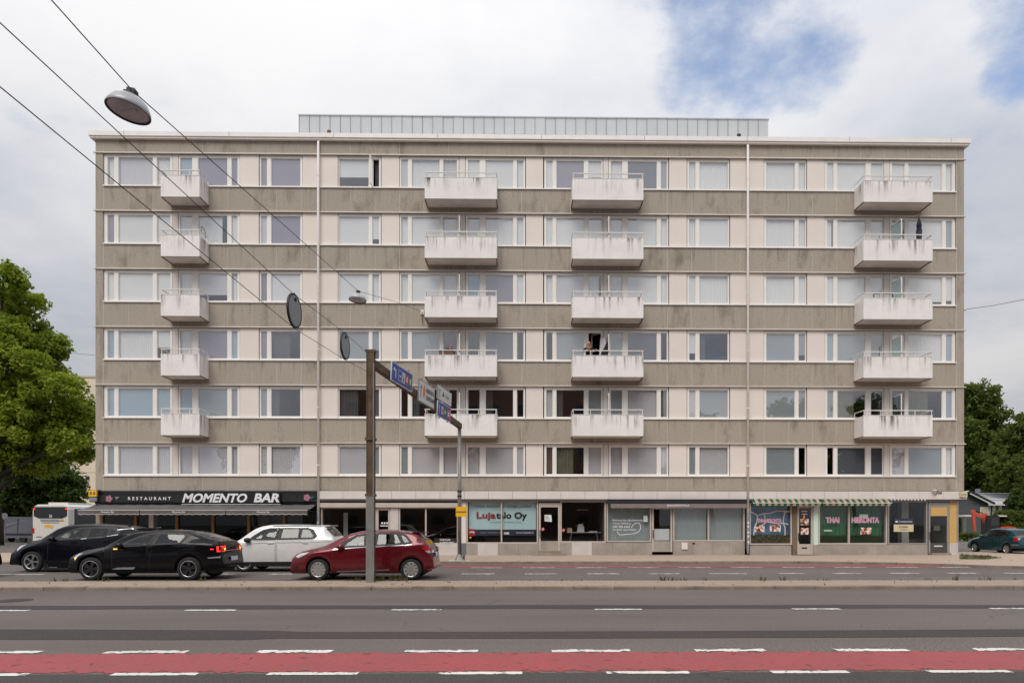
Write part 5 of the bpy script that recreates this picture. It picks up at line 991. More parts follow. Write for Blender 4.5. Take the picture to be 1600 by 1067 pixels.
c.shell('windscreen', M.S(384), M.S(414), 'car_window', 14); c.shell('rear_glass', M.S(520.5), M.S(532), 'car_window', 14)
c.door(M([(379, 884), (380, 850), (386, 845.6), (431, 843.4), (431, 884)]), M([(424, 848)])[0]); c.door(M([(434, 884), (434, 843.4), (490, 842.2), (492, 850), (484, 862), (480, 884)]), M([(478, 847.6)])[0])
c.strip('lower_trim', M([(372, 881), (430, 880.6), (486, 880)]), 'trim_black', .16, .016); c.patch('tail_lamp', M([(516, 851.5), (521, 847), (534, 845.6), (535, 850), (524, 851.6), (518, 853.5)]), 'lens_red', .012); c.mirror(M([(389, 843)])[0][0], M([(389, 843.4)])[0][1], 'trim_black'); B().box(M.S(510), M.S(524), -.55, .55, M([(520, 822)])[0][1], M([(520, 820.5)])[0][1] + .01).build('spoiler', 'paint_silver', c.root); c.finish(('driver in a navy shirt at the wheel of the white car', 'cloth_navy', False))
# ---- tail of a car leaving the frame on the left, near lane
loc, M, Mw = pxcar('', '', YN + .1, 1.82, ZF, 0); L_ = 4.4
top = [(0, .5), (.03, .68), (.2, .78), (.9, .95), (1.6, 1.40), (2.4, 1.47), (3.4, 1.42), (4.05, 1.18), (4.2, .98), (4.36, .80), (4.4, .5)]; belt = [(0, .6), (.9, .88), (2.4, .92), (3.8, .96), (4.4, .8)]
c = Car('saloon_car', 'tail of a black car with red lamp leaving the picture at the left edge', (onY(-44, 870, YN + .6).x - L_, YN + 1.0, ZF), 0, L_, 1.82, top, belt, [.85, 3.5], .33, .23, 'paint_black', rim=('alloy_dark', 5, .15))
c.patch('window', [(1.2, .96), (1.75, 1.34), (3.3, 1.34), (3.7, 1.02)], 'car_window', .008); c.patch('tail_lamp', [(3.95, .80), (4.33, .78), (4.33, .90), (4.0, .94)], 'lens_red', .012); c.shell('rear_glass', 3.45, 4.02, 'car_window', 14); c.shell('windscreen', .95, 1.55, 'car_window', 14); c.finish()
# ---- teal hatchback parked on the right
pt = onZ(1590, 865, .10); L_ = 4.0
top = [(0, .5), (.02, .62), (.1, .72), (.5, .82), (1.0, .90), (1.12, .93), (1.75, 1.34), (2.1, 1.385), (2.8, 1.38), (3.25, 1.32), (3.72, .98), (3.9, .94), (3.96, .8), (4.0, .5)]; belt = [(0, .62), (.5, .74), (1.2, .86), (2.4, .89), (3.3, .92), (3.8, .90), (4.0, .7)]
c = Car('parked_car', 'teal green hatchback car parked at the right edge in front of the excavator', tuple(onZ(1573, 865.7, .10) - Matrix.Rotation(R(-88), 3, 'Z') @ Vector((3.15, -.78, 0))), R(-88), L_, 1.68, top, belt, [.72, 3.15], .28, .20, 'paint_teal', rim=('alloy', 7, .13), zfront=.22)
c.patch('window_trim', [(1.15, .90), (1.72, 1.27), (2.2, 1.33), (2.85, 1.31), (3.22, 1.18), (3.36, .95), (2.4, .90)], 'trim_black', .004); c.patch('window', [(1.32, .93), (1.80, 1.26), (2.18, 1.29), (2.14, .93)], 'car_window', .008); c.patch('window', [(2.26, .93), (2.28, 1.29), (2.82, 1.27), (3.12, 1.14), (3.26, .97)], 'car_window', .008)
c.shell('windscreen', 1.16, 1.70, 'car_window', 14); c.shell('rear_glass', 3.30, 3.68, 'car_window', 14); c.door([(1.05, .24), (1.1, .82), (1.25, .88), (2.2, .905), (2.2, .24)], (2.06, .80)); c.patch('tail_lamp', [(3.62, .70), (3.92, .70), (3.90, .92), (3.68, .92)], 'lens_red', .012); c.patch('headlight', [(.06, .62), (.3, .64), (.34, .74), (.1, .70)], 'lens_clear', .012); c.mirror(1.36, .93); c.plate(z=.7); c.strip('bumper_strip', [(3.5, .52), (3.96, .52)], 'sign_grey', .05, .01); c.strip('side_strip', [(1.05, .55), (2.9, .55)], 'trim_black', .03, .01); c.finish()

# ---- bus seen from behind
pb_ = onZ(78, 855, .05); bus = thing('city_bus', 'cream city bus seen from behind beside the corner of the building', 'bus', (FX(79, 14.8), 14.8, .05)); BW = 1.275; BH = 3.02
sec = [(-BW, .32), (-BW, 2.65), (-BW + .08, 2.88), (-BW + .3, BH), (BW - .3, BH), (BW - .08, 2.88), (BW, 2.65), (BW, .32)]
b = B(); ny = [(0, .97, .10), (.10, 1, 0), (11.9, 1, 0), (12, .97, .05)]
for y, k, _ in ny: b.v += [(x * k, y, .32 + (z - .32) * (k if z > 2 else 1)) for x, z in sec]
for i in range(3):
    for j in range(8): b.f.append((i * 8 + j, i * 8 + (j + 1) % 8, (i + 1) * 8 + (j + 1) % 8, (i + 1) * 8 + j))
b.f += [tuple(range(7, -1, -1)), tuple(range(24, 32))]; b.build('body', 'paint_bus', bus)
B().prism([(-1.16, 2.84), (1.16, 2.84), (1.15, 2.2), (.8, 2.04), (-.8, 2.04), (-1.15, 2.2)], -.03, .05).build('rear_window', 'dark_pane', bus); lettering('20', 'white_letter', (-.08, -.036, 2.1), .2, .2, bus)
B().box(BW - .01, BW + .012, .6, 11.8, 1.15, 2.72).build('side_window', 'dark_pane', bus); B().box(BW - .01, BW + .013, .14, .55, .45, 1.15).build('engine_grille', 'seam_dark', bus)
for s_ in (-1, 1):
    B().box(s_ * 1.12 - .06, s_ * 1.12 + .06, -.045, .02, 2.66, 2.76).build('marker_lamp', 'lamp_red_lit', bus); B().box(s_ * 1.19 - .06, s_ * 1.19 + .06, -.03, .06, 1.0, 1.35).build('tail_lamp', 'lens_red', bus)
B().box(-.7, .9, -.028, .02, 1.84, 1.96).build('louvre_panel', 'sign_grey', bus); B().box(-.6, .6, -.022, .02, 1.72, 1.75).build('hatch_seam', 'trim_black', bus); B().box(-1.0, -.6, -.022, .02, .72, .76).box(.5, .9, -.022, .02, .66, .70).build('badge', 'trim_black', bus); lettering('FÖLI', 'yellow_sign', (-.42, -.03, 1.38), .58, .27, bus, bold=.05); lettering('301', 'yellow_sign', (.62, -.034, 1.85), .32, .11, bus, bold=.03)
B().box(-1.2, 1.2, -.06, .1, .28, .46).build('bumper', 'sign_grey', bus); B().box(-.7, .7, .8, 3.4, BH - .02, BH + .16).build('roof_unit', 'paint_bus', bus); B().box(.9, 1.28, 6.5, 7.6, BH - .1, BH + .12).build('yellow_box', 'yellow_sign', bus)
wh = B().lathe([(.0, -.02), (.3, -.02), (.45, -.1), (.48, -.06), (.48, .12), (.3, .13), (0, .13)], axis='x', n=24)
for y in (2.8, 9.2):
    for s_ in (-1, 1):
        if y == 2.8 and s_ == -1: w0 = wh.build('wheel', 'tyre', bus, True); w0.location = (-1.14, y, .46)
        else: inst(w0, (s_ * 1.14, y, .46), bus)
# ---- grey panel van behind the bus
van = thing('panel_van', 'dark grey panel van at the left edge behind the bus', 'van', (FX(27, 28.0), 28.0, .05), R(-14)); L_ = 5.4; pv = [(-2.6, .35), (-2.62, .9), (-2.45, 1.12), (-1.7, 1.32), (-1.05, 2.14), (-.8, 2.26), (2.68, 2.26), (2.74, 2.15), (2.76, .4)]
b = B(); m_ = len(pv)
for y, k in ((-.99, .97), (-.93, 1.0), (.93, 1.0), (.99, .97)): b.v += [(x, y * (1 if z < 1.3 else .93), z if k == 1 else (z - 1.2) * .97 + 1.2) for x, z in pv]
for i in range(3):
    for j in range(m_): b.f.append((i * m_ + j, i * m_ + (j + 1) % m_, (i + 1) * m_ + (j + 1) % m_, (i + 1) * m_ + j))
b.f += [tuple(range(m_ - 1, -1, -1)), tuple(range(3 * m_, 4 * m_))]; b.build('body', 'paint_vangrey', van)
B().prism([(-1.55, 1.35), (-1.05, 2.02), (-.45, 2.05), (-.45, 1.35)], -.975, -.9).build('window', 'car_window', van); B().box(-2.3, 2.7, -1.0, -.985, .62, .80).build('side_moulding', 'trim_black', van); B().box(-.36, -.34, -.985, -.95, .5, 2.1).box(1.2, 1.22, -.985, -.95, .5, 2.1).build('door_seam', 'seam_dark', van)
for s_ in (-1, 1): B().box(2.70, 2.78, s_ * .9 - .07, s_ * .9 + .07, .85, 1.3).build('tail_lamp', 'lens_red', van)
wv_ = B().lathe([(0, -.03), (.2, -.02), (.33, -.1), (.35, -.06), (.35, .1), (0, .1)], axis='y', n=22)
for i, (x, s_) in enumerate(((-1.75, -1), (1.75, -1), (-1.75, 1), (1.75, 1))):
    if i == 0: w0 = wv_.build('wheel', 'tyre', van, True); w0.location = (x, s_ * .9, .33)
    else: inst(w0, (x, s_ * .9, .33), van)
# ---- compact excavator
pe = onZ(1548, 843.5, .12); ex = thing('excavator', 'red compact excavator with raised folded arm behind the teal car', 'excavator', (pe.x, pe.y, .12)); k_ = (pe.y - CAM.y) / F   # metres per photo pixel there
def E(px_, py_): return ((px_ - 1548) * k_, (843.5 - py_) * k_)
tr = B()
for y in (-.75, .45): tr.prism([E(1527, 842), E(1531, 844), E(1562, 844), E(1567, 841), E(1566, 836), E(1530, 836.5)], y, y + .35)
tr.build('track', 'tyre', ex); B().prism([E(1534, 842), E(1552, 842), E(1552, 835.5), E(1535, 836)], -.7, .7).build('slew_frame', 'paint_orange', ex)
B().prism([E(1556, 838), E(1580, 838), E(1581, 830), E(1579, 823), E(1568, 821.4), E(1555, 822.4)], -.75, .75).build('engine_cover', 'paint_orange', ex); B().prism([E(1559, 832), E(1565.5, 832), E(1565.5, 825), E(1559, 825)], -.77, -.752).build('notice', 'paper', ex)
cab = B().prism([E(1536, 836.5), E(1556, 836.5), E(1554, 806), E(1550, 804), E(1539, 804.5), E(1536.5, 812)], -.7, .35).build('cab', 'trim_black', ex); B().prism([E(1552, 822), E(1568.5, 822), E(1568.5, 806.5), E(1551, 806.5)], .4, .6).build('rear_screen', 'wall_slate', ex); B().prism([E(1539, 830), E(1553, 830), E(1551.5, 808), E(1541, 808)], -.71, -.702).build('cab_window', 'car_window', cab); B().prism([E(1551, 806.5), E(1568, 806.5), E(1568, 804.5), E(1551, 804)], -.5, .6).build('canopy_roof', 'trim_white', ex)
B().prism([E(1541, 818), E(1541, 801), E(1533, 803.5), E(1523, 800), E(1520, 795.5), E(1516.5, 795.5), E(1516.5, 801), E(1525, 806), E(1534, 809.5), E(1537, 819)], -.18, .08).build('boom', 'paint_orange', ex); B().prism([E(1516.5, 797), E(1521, 801), E(1523.5, 833), E(1521, 834)], -.16, .04).build('arm', 'paint_orange', ex)
B().prism([E(1519, 833), E(1525, 833), E(1527, 840), E(1520, 843), E(1513, 840), E(1514, 837)], -.35, .25).build('bucket', 'tyre', ex); B().bar((*E(1523, 797)[:1], -.05, E(1523, 797)[1]), (E(1535, 801.5)[0], -.05, E(1535, 801.5)[1]), .09).build('ram', 'trim_black', ex)

# ------------------------------------------------------------------ direction-sign gantry
g1 = onZ(579.5, 909, .10); g2 = onZ(718, 876, ZS)
gan = thing('sign_gantry', 'rusty steel sign gantry spanning the far lanes with blue and white direction signs', 'sign gantry', (g1.x, g1.y, .1))
def G(p): return Vector(p) - Vector((g1.x, g1.y, .1))
zt = onY(579.5, 547, g1.y).z; zb1 = onY(579.5, 566, g1.y).z; zb2 = onY(718, 663, g2.y).z
h1 = zt - .1; hm = onY(579.5, 652, g1.y).z - .1
b = B(); b.box(-.11, .11, -.09, -.075, 0, h1).box(-.11, .11, .075, .09, 0, h1).box(-.012, .012, -.075, .075, 0, h1).box(-.14, .14, -.1, .1, h1 - .06, h1)
b.box(-.10, -.085, -.11, .11, 0, h1 - .1); po = b.build('pole', 'rusty_steel', gan); B().box(-.112, .115, -.125, -.093, 0, hm * .52).build('grey_sleeve', 'galvanised', po); B().tube([(.10, -.12, .1), (.10, -.12, h1 - .4)], .022, 8).build('cable_conduit', 'galvanised', po)
for z in (hm * .52, hm * .86): B().box(-.14, .14, -.13, .1, z, z + .07).build('pole_band', 'rusty_steel', po)
p2 = G((g2.x, g2.y, ZS)); zz2 = zb2 - ZS
b = B().tube([p2, p2 + Vector((0, 0, zz2))], [.085, .075], 12); pq = b.build('pole', 'galvanised', gan, True); B().lathe([(.24, 0), (.22, .03), (.10, .25), (.08, .3)], n=12, origin=p2).build('pole_foot', 'galvanised', pq); B().box(p2.x - .45, p2.x + .45, p2.y - .3, p2.y + .3, p2.z - .02, p2.z + .03).build('footing', 'plinth_light', pq)
for z in (.55, .9): B().lathe([(.09, -.03), (.1, -.03), (.1, .03), (.09, .03)], n=12, origin=p2 + Vector((0, 0, zz2 * (.42 + z * .1)))).build('pole_band', 'trim_black', pq)
A_ = Vector((0, 0, zb1 - .1)); C_ = p2 + Vector((0, 0, zz2 - .06)); b = B(); b.bar(A_, C_ + (C_ - A_).normalized() * .08, .18, .20); b.build('beam', 'rusty_steel', gan)
dirb = Vector((C_.x - A_.x, C_.y - A_.y, 0)).normalized(); nrm = Vector((dirb.y, -dirb.x, 0))   # sign faces look towards +x
def on_gantry(px_, py_, off):
    """where the sight line of a pixel meets the upright plane of the beam (moved off metres towards the sign faces)"""
    o = Vector((g1.x, g1.y, 0)) + nrm * off; d = ray(px_, py_); tt = (o - CAM).dot(nrm) / d.dot(nrm); return G(CAM + d * tt)
def gsign(name, left, right, top_l, bot_l, top_r, bot_r, mat, label):
    pl_, pr = on_gantry(left, top_l, .14), on_gantry(right, top_r, .14); bl_, brr = on_gantry(left, bot_l, .14), on_gantry(right, bot_r, .14)
    zt_, zb_ = (pl_.z + pr.z) / 2, (bl_.z + brr.z) / 2; O = Vector((bl_.x, bl_.y, zb_)); U = Vector((pr.x - pl_.x, pr.y - pl_.y, 0)); wd = U.length; U.normalize(); H = zt_ - zb_; V = (UP + nrm * .06).normalized(); N = nrm
    s = thing(name, label, 'sign', (0, 0, 0)); b = B(); f = [O, O + U * wd, O + U * wd + V * H, O + V * H]
    b.v = [tuple(q) for q in f] + [tuple(q - N * .03) for q in f]; b.f = [(0, 1, 2, 3), (7, 6, 5, 4)] + [((i + 1) % 4, i, i + 4, (i + 1) % 4 + 4) for i in range(4)]
    return b, O, U, V, N, wd, H
def add_sign(left, right, tl, bl_, tr_, br__, face, border, items):
    b, O, U, V, N, wd, H = gsign_geo(left, right, tl, bl_, tr_, br__)
    s = b.build('sign_plate', border, gan)
    def rect(u0, u1, v0, v1, mat, off, nm):
        q = [O + U * (wd * u) + V * (H * v) + N * off for u, v in ((u0, v0), (u1, v0), (u1, v1), (u0, v1))]; return B().quad(*q).build(nm, mat, s)
    rect(.025, .975, .04, .96, face, .004, 'sign_face')
    for it in items:
        if it[0] == 'r': rect(*it[1:5], it[5], it[6] if len(it) > 6 else .008, 'symbol')
        elif it[0] == 't': lettering(it[1], it[6], O + U * (wd * it[2]) + V * (H * it[4]) + N * .012, wd * (it[3] - it[2]), H * (it[5] - it[4]), s, U, V, bold=.02)
        elif it[0] == 'p': B().quad(*[O + U * (wd * u) + V * (H * v) + N * .008 for u, v in it[1]]).build('arrow', it[2], s)
        elif it[0] == 'o':
            B().quad(*[O + U * (wd * (it[1] + it[3] * math.cos(a))) + V * (H * (it[2] + it[4] * math.sin(a))) + N * .008 for a in np.linspace(0, 2 * math.pi, 16, endpoint=False)]).build('symbol', it[5], s)
    m = s.data
    q1, q2 = O + U * (wd * .2) - N * .02, O + U * (wd * .8) - N * .02
    for q_ in (q1, q2): B().bar(q_ - V * .05, q_ + V * (H + .07), .04).build('bracket', 'galvanised', s)
    return s
def gsign_geo(left, right, tl, bl_, tr_, br__):
    pl_, pr = on_gantry(left, tl, .14), on_gantry(right, tr_, .14); b1, b2 = on_gantry(left, bl_, .14), on_gantry(right, br__, .14)
    zt_, zb_ = (pl_.z + pr.z) / 2, (b1.z + b2.z) / 2; O = Vector((b1.x, b1.y, zb_)); U = Vector((pr.x - pl_.x, pr.y - pl_.y, 0)); wd = U.length; U.normalize(); H = zt_ - zb_; V = (UP + nrm * .05).normalized(); N = nrm
    b = B(); f = [O, O + U * wd, O + U * wd + V * H, O + V * H]; b.v = [tuple(q) for q in f] + [tuple(q - N * .03) for q in f]; b.f = [(0, 1, 2, 3), (7, 6, 5, 4)] + [((i + 1) % 4, i, i + 4, (i + 1) % 4 + 4) for i in range(4)]
    return b, O, U, V, N, wd, H
left_arrow = [('p', [(.16, .25), (.20, .25), (.20, .62), (.16, .62)], 'sign_white'), ('p', [(.12, .62), (.20, .62), (.20, .70), (.12, .70)], 'sign_white'), ('p', [(.06, .66), (.13, .54), (.13, .80)], 'sign_white')]
up_arrow = lambda u, m: [('p', [(u - .012, .2), (u + .012, .2), (u + .012, .65), (u - .012, .65)], m), ('p', [(u - .04, .62), (u + .04, .62), (u, .82)], m)]
add_sign(611, 644, 563, 592, 586, 614, 'sign_blue', 'sign_white', left_arrow + [('r', .30, .46, .2, .78, 'sign_white', .007), ('r', .315, .445, .23, .75, 'sign_blue', .009), ('r', .34, .42, .42, .50, 'sign_white', .011), ('r', .48, .62, .2, .78, 'sign_white'), ('p', [(.51, .25), (.59, .25), (.56, .7), (.54, .7)], 'black_letter'), ('r', .64, .78, .2, .78, 'sign_red'), ('r', .68, .74, .35, .65, 'sign_white', .01), ('r', .80, .95, .2, .78, 'sign_green'), ('r', .84, .91, .35, .65, 'sign_white', .01)])
add_sign(653, 678, 588.5, 624, 609, 641, 'sign_white', 'sign_grey', up_arrow(.14, 'black_letter') + [('o', .33, .55, .06, .30, 'sign_orange'), ('t', 'KESKUSTA', .45, .95, .56, .76, 'black_letter'), ('t', 'CENTRUM', .45, .95, .24, .44, 'black_letter')])
add_sign(683, 705, 596.5, 621, 618, 637.5, 'sign_white', 'sign_grey', up_arrow(.14, 'black_letter') + [('r', .32, .46, .38, .5, 'black_letter'), ('r', .36, .42, .5, .7, 'black_letter'), ('t', 'Tori', .54, .78, .36, .66, 'grey_letter')])
add_sign(683, 703.5, 623, 648, 639.5, 661, 'sign_blue', 'sign_white', up_arrow(.13, 'sign_white') + [('r', .28, .42, .25, .75, 'sign_white'), ('r', .33, .37, .3, .7, 'sign_red', .01), ('r', .30, .40, .46, .56, 'sign_red', .011), ('r', .46, .66, .22, .78, 'sign_green'), ('r', .52, .60, .4, .6, 'sign_white', .01), ('r', .70, .94, .18, .80, 'sign_red'), ('r', .76, .88, .35, .62, 'sign_white', .01)])
yl = onY(720.5, 799, g2.y - .1); ys_ = thing('pole_sign', 'small yellow sign seen from behind, clamped to the grey gantry post', 'sign', yl); B().box(-.22, .24, -.012, .012, -.21, .21).build('plate', 'yellow_sign', ys_); B().box(-.2, .22, -.03, -.012, -.02, .02).build('clamp', 'galvanised', ys_)
ub = onY(722.5, 862, g2.y); cab_ = thing('utility_box', 'small dark electrical box low on the grey gantry post', 'utility box', (ub.x, g2.y - .02, ZS)); B().box(-.02, .16, -.1, .1, .25, .75).box(-.01, .15, -.105, -.1, .3, .7).build('housing', 'downpipe_grey', cab_); B().tube([(.07, 0, 0), (.07, 0, .25)], .03, 8).build('conduit', 'trim_black', cab_)

# ------------------------------------------------------------------ span wires, street lamps and hanging discs
XW = FX(660); anchor = Vector((FX(660), -.05, FZ(488, 660)))
def atX(px_, py_, X):    # sight line meets the upright plane x = X (the wires cross the street at right angles)
    d = ray(px_, py_); return CAM + d * ((X - CAM.x) / d.x)
lampP = [atX(207, 142, XW), atX(560, 455, XW)]; nearA = atX(80, 0, XW)
back = Vector((XW, CAM.y - 8, 8.4)); back.z = 8.4
pts = [anchor, atX(620, 472, XW), lampP[1], lampP[0], nearA, Vector((XW, CAM.y + 1, nearA.z + .25)), back]
def smooth_line(pts, n=8):
    out = []; P = [pts[0]] + pts + [pts[-1]]
    for i in range(1, len(P) - 2):
        for k in range(n):
            t_ = k / n; a, b_, c_, d_ = P[i - 1], P[i], P[i + 1], P[i + 2]; out.append(.5 * ((2 * b_) + (c_ - a) * t_ + (2 * a - 5 * b_ + 4 * c_ - d_) * t_ ** 2 + (3 * b_ - a - 3 * c_ + d_) * t_ ** 3))
    return out + [pts[-1]]
tag(B().tube(pts, .0072, 6).build('lamp_wire', 'cable_black'), 'black span wire carrying the two street lamps from the wall across the street', 'cable')
br = thing('wall_bracket', 'small white insulator bracket beside a balcony where the lamp wire ends', 'bracket', (anchor.x, -.02, anchor.z)); B().box(-.08, .08, -.06, .02, -.12, .1).build('plate', 'rail_white', br); B().tube([(0, -.05, 0), (.02, -.1, -.2), (.0, -.06, -.55)], .02, 6).build('cable_tail', 'rail_rust', br)
for i, (p, lb) in enumerate(zip(lampP, ('large dome street lamp hanging on a wire against the sky at upper left', 'small dome street lamp hanging on the wire in front of the facade'))):
    tilt = R(9) if i == 0 else R(4); s = thing('street_lamp', lb, 'street lamp', p, group='span-wire street lamps'); s.rotation_euler = (R(-4), tilt, 0); d = -.24
    B().lathe([(.03, .16), (.06, .13), (.14, .115), (.21, .06), (.255, -.02), (.265, -.06), (.258, -.07)], n=36, origin=(0, 0, d + .02)).build('shell', 'lamp_shell', s, True); B().lathe([(0, .03), (.12, .02), (.21, -.02), (.252, -.066)], n=36, origin=(0, 0, d + .018)).build('reflector', 'lamp_inner', s, True); B().lathe([(.235, -.055), (.252, -.072), (.262, -.070)], n=36, origin=(0, 0, d + .02)).build('rim', 'trim_black', s, True)
    B().tube([(-.12, .05, d - .03), (0, 0, d - .035), (.13, -.04, d - .03)], .022, 8).build('lamp_tube', 'lamp_bulb', s); B().bar((-.03, 0, d + .16), (-.01, 0, 0), .018).bar((.03, 0, d + .16), (.01, 0, .0), .018).bar((-.08, -.05, d + .2), (.0, .0, 0), .012).build('hanger', 'trim_black', s); B().box(-.05, .05, -.05, .05, d + .15, d + .25).build('ballast', 'trim_black', s)
XD = g1.x + .02; pT = Vector((g1.x - .13, g1.y, zt - .05)); pB = Vector((g1.x - .13, g1.y, onY(579, 580, g1.y).z))
def atXs(px_, py_): return atX(px_, py_, XD + .15)
dT = [atXs(537, 519), atXs(457, 458)]; dB = [atXs(539, 562), atXs(460, 513)]
wB = [pT, dT[0], dT[1], atXs(0, 36)]; wC_ = [pB, dB[0], dB[1], atXs(0, 136)]
for w_, lb in ((wB, 'upper span wire holding the grey sign discs over the near lanes'), (wC_, 'lower span wire steadying the grey sign discs over the near lanes')):
    e = w_[-1]; w_.append(Vector((e.x, CAM.y - 8, e.z + .6))); tag(B().tube(w_, .0052, 6).build('span_wire', 'cable_black'), lb, 'cable')
for a, b_, lb in ((dT[0], dB[0], 'smaller round grey disc sign hanging edge-on next to the gantry post'), (dT[1], dB[1], 'larger round grey disc sign hanging edge-on left of the gantry post')):
    ctr = (a + b_) / 2; r = (a.z - b_.z) / 2; s = thing('hanging_sign', lb, 'sign', (ctr.x, ctr.y, ctr.z - r), R(-4), 'hanging disc signs'); B().lathe([(0, .0), (r - .02, .0), (r, .006), (r, .022), (r - .02, .03), (0, .03)], axis='x', n=36, origin=(0, 0, r)).build('disc', 'sign_grey', s)
    B().bar((.015, 0, 2 * r - .12), (.015, 0, 2 * r + .02), .02).bar((.015, 0, -.02), (.015, 0, .1), .02).lathe([(.03, 0), (.04, .008), (.03, .016)], axis='x', n=10, origin=(.03, 0, 2 * r - .1)).build('clamp', 'trim_black', s); B().lathe([(r - .03, 0), (r + .004, .0), (r + .004, .036), (r - .03, .036)], axis='x', n=36, origin=(-.003, 0, r)).build('rim', 'trim_black', s)
np_ = thing('wire_post', 'steel post on the near side of the street carrying the span wires', 'post', (XD + .15, CAM.y - 8.1, 0)); B().tube([(0, 0, 0), (0, 0, 9)], [.12, .08], 12).build('shaft', 'galvanised', np_); B().lathe([(.25, 0), (.25, .04), (.14, .06), (.13, .3)], n=12).build('foot', 'galvanised', np_); B().bar((0, 0, 8.4), (XW - XD - .15, .1, 8.4), .06).build('outrigger', 'galvanised', np_)
e1 = Vector((FX(1507), .05, FZ(483, 1500))); d_ = onY(1600, 468, -1.5)
tag(B().tube([e1, e1.lerp(d_, .5) + Vector((0, 0, -.05)), d_, d_ + (d_ - e1) * 2], .012, 6).build('overhead_cable', 'cable_black'), 'thin cable running from the right wall corner out of the picture', 'cable')
B().lathe([(0, 0), (.07, .02), (.07, .10), (.03, .14), (0, .15)], axis='x', n=12, origin=(XR - .005, .05, e1.z)).build('insulator', 'rail_white', bld)
wl0 = onY(60, 547, 30); wl1 = onY(160, 556, 12.2); tag(B().tube([wl0 + (wl0 - wl1) * 2, wl0, wl1], .012, 6).build('overhead_cable', 'cable_black'), 'thin cable running left from the wall corner into the tree', 'cable')

# ------------------------------------------------------------------ life on the balconies
bal, xa, xb, zf = BAL[('E', 2)]
pxp = FX(919.5, -.55); per = thing('person', 'person with long fair hair in a black top leaning on a balcony rail', 'person', (pxp, -.52, zf + .10), R(0))
# pelvis, spine, neck, head; legs; arms resting on the rail, facing the street
P = [(0, .12, .86, .13, .10), (0, .08, 1.02, .12, .09), (0, -.02, 1.22, .15, .10), (0, -.05, 1.36, .13, .08), (0, -.08, 1.44, .05), (0, -.12, 1.52, .075), (0, -.13, 1.62, .085), (0, -.12, 1.68, .06),
     (-.09, .12, .80, .09), (-.10, .06, .46, .06), (-.10, .12, .08, .042), (-.10, -.04, .035, .04), (.09, .12, .80, .09), (.10, .06, .46, .06), (.10, .12, .08, .042), (.10, -.04, .035, .04),
     (-.19, -.06, 1.34, .055), (-.27, -.20, 1.16, .042), (-.12, -.42, 1.20, .033), (-.05, -.48, 1.20, .028), (.19, -.06, 1.34, .055), (.28, -.20, 1.16, .042), (.32, -.42, 1.20, .033), (.32, -.49, 1.20, .028)]
Ed = [(0, 1), (1, 2), (2, 3), (3, 4), (4, 5), (5, 6), (6, 7), (0, 8), (8, 9), (9, 10), (10, 11), (0, 12), (12, 13), (13, 14), (14, 15), (3, 16), (16, 17), (17, 18), (18, 19), (3, 20), (20, 21), (21, 22), (22, 23)]
body = skinned('body', P, Ed, 'skin', per)
fx = []
for hx, sd in ((-.05, -1), (.32, 1)):
    for k, ln in enumerate((.06, .075, .08, .07)):
        o = -.03 + k * .02; fx.append(((hx + o, -.50, 1.205), (hx + o, -.50 - ln * .6, 1.20), (hx + o, -.50 - ln * .8, 1.165)))
    fx.append(((hx - sd * .035, -.48, 1.20), (hx - sd * .06, -.52, 1.205), (hx - sd * .06, -.545, 1.19)))
b = B()
for f_ in fx: b.tube(f_, [.010, .009, .006], 6)
b.build('finger', 'skin', body)
skinned('black_top', [(0, .10, .92, .14, .11), (0, .07, 1.04, .135, .105), (0, -.02, 1.22, .165, .115), (0, -.05, 1.36, .14, .09), (-.19, -.06, 1.34, .068), (-.265, -.18, 1.18, .055), (.19, -.06, 1.34, .068), (.275, -.18, 1.18, .055)], [(0, 1), (1, 2), (2, 3), (3, 4), (4, 5), (3, 6), (6, 7)], 'cloth_black', per)
skinned('trousers', [(0, .12, .86, .145, .115), (-.09, .12, .78, .10), (-.10, .06, .46, .07), (-.10, .12, .14, .055), (.09, .12, .78, .10), (.10, .06, .46, .07), (.10, .12, .14, .055)], [(0, 1), (1, 2), (2, 3), (0, 4), (4, 5), (5, 6)], 'cloth_navy', per)
hair = skinned('hair', [(0, -.09, 1.68, .088), (0, -.05, 1.60, .09), (0, .0, 1.48, .085, .05), (-.08, -.10, 1.50, .035), (-.10, -.11, 1.32, .03), (.08, -.10, 1.50, .035), (.10, -.11, 1.32, .03), (0, .03, 1.32, .075, .035)], [(0, 1), (1, 2), (1, 3), (3, 4), (1, 5), (5, 6), (2, 7)], 'hair_blond', per)
fb = B()
for sx in (-.032, .032): fb.lathe([(0, -.004), (.010, 0), (0, .004)], axis='y', n=8, origin=(sx, -.213, 1.60))
fb.build('eye', 'black_letter', per); B().lathe([(0, .03), (.012, .0), (.016, -.022), (0, -.028)], n=8, origin=(0, -.214, 1.575)).build('nose', 'skin', per); B().box(-.022, .022, -.216, -.196, 1.532, 1.54).build('mouth', 'red_print', per)
cu = thing('blown_curtain', 'pale curtain hanging out of the open balcony door behind the person', 'curtain', (FX(942, -.3), -.25, zf + .1)); b = B()
for i in range(13):
    s = i / 12; b.v += [(-.10 + .34 * s * .6, .20 - .2 * s + .03 * math.sin(i * 1.9), 2.0 - .0 * s), (-.18 + .40 * s, .1 - .2 * s + .04 * math.sin(i * 1.9), .9 + .35 * s)]
b.f = [(2 * i, 2 * i + 2, 2 * i + 3, 2 * i + 1) for i in range(12)]; b.build('cloth', 'blind_L', cu, True)
jk = thing('hanging_jacket', 'dark jacket hanging from the privacy screen on the balcony with the person', 'jacket', (FX(946, -.5), -.5, zf + .1)); B().prism([(-.26, .95), (-.20, 1.2), (-.05, 1.45), (.06, 1.72), (.10, 1.72), (.12, 1.0), (.10, .85), (-.24, .85)], -.1, .06).build('cloth', 'cloth_black', jk)
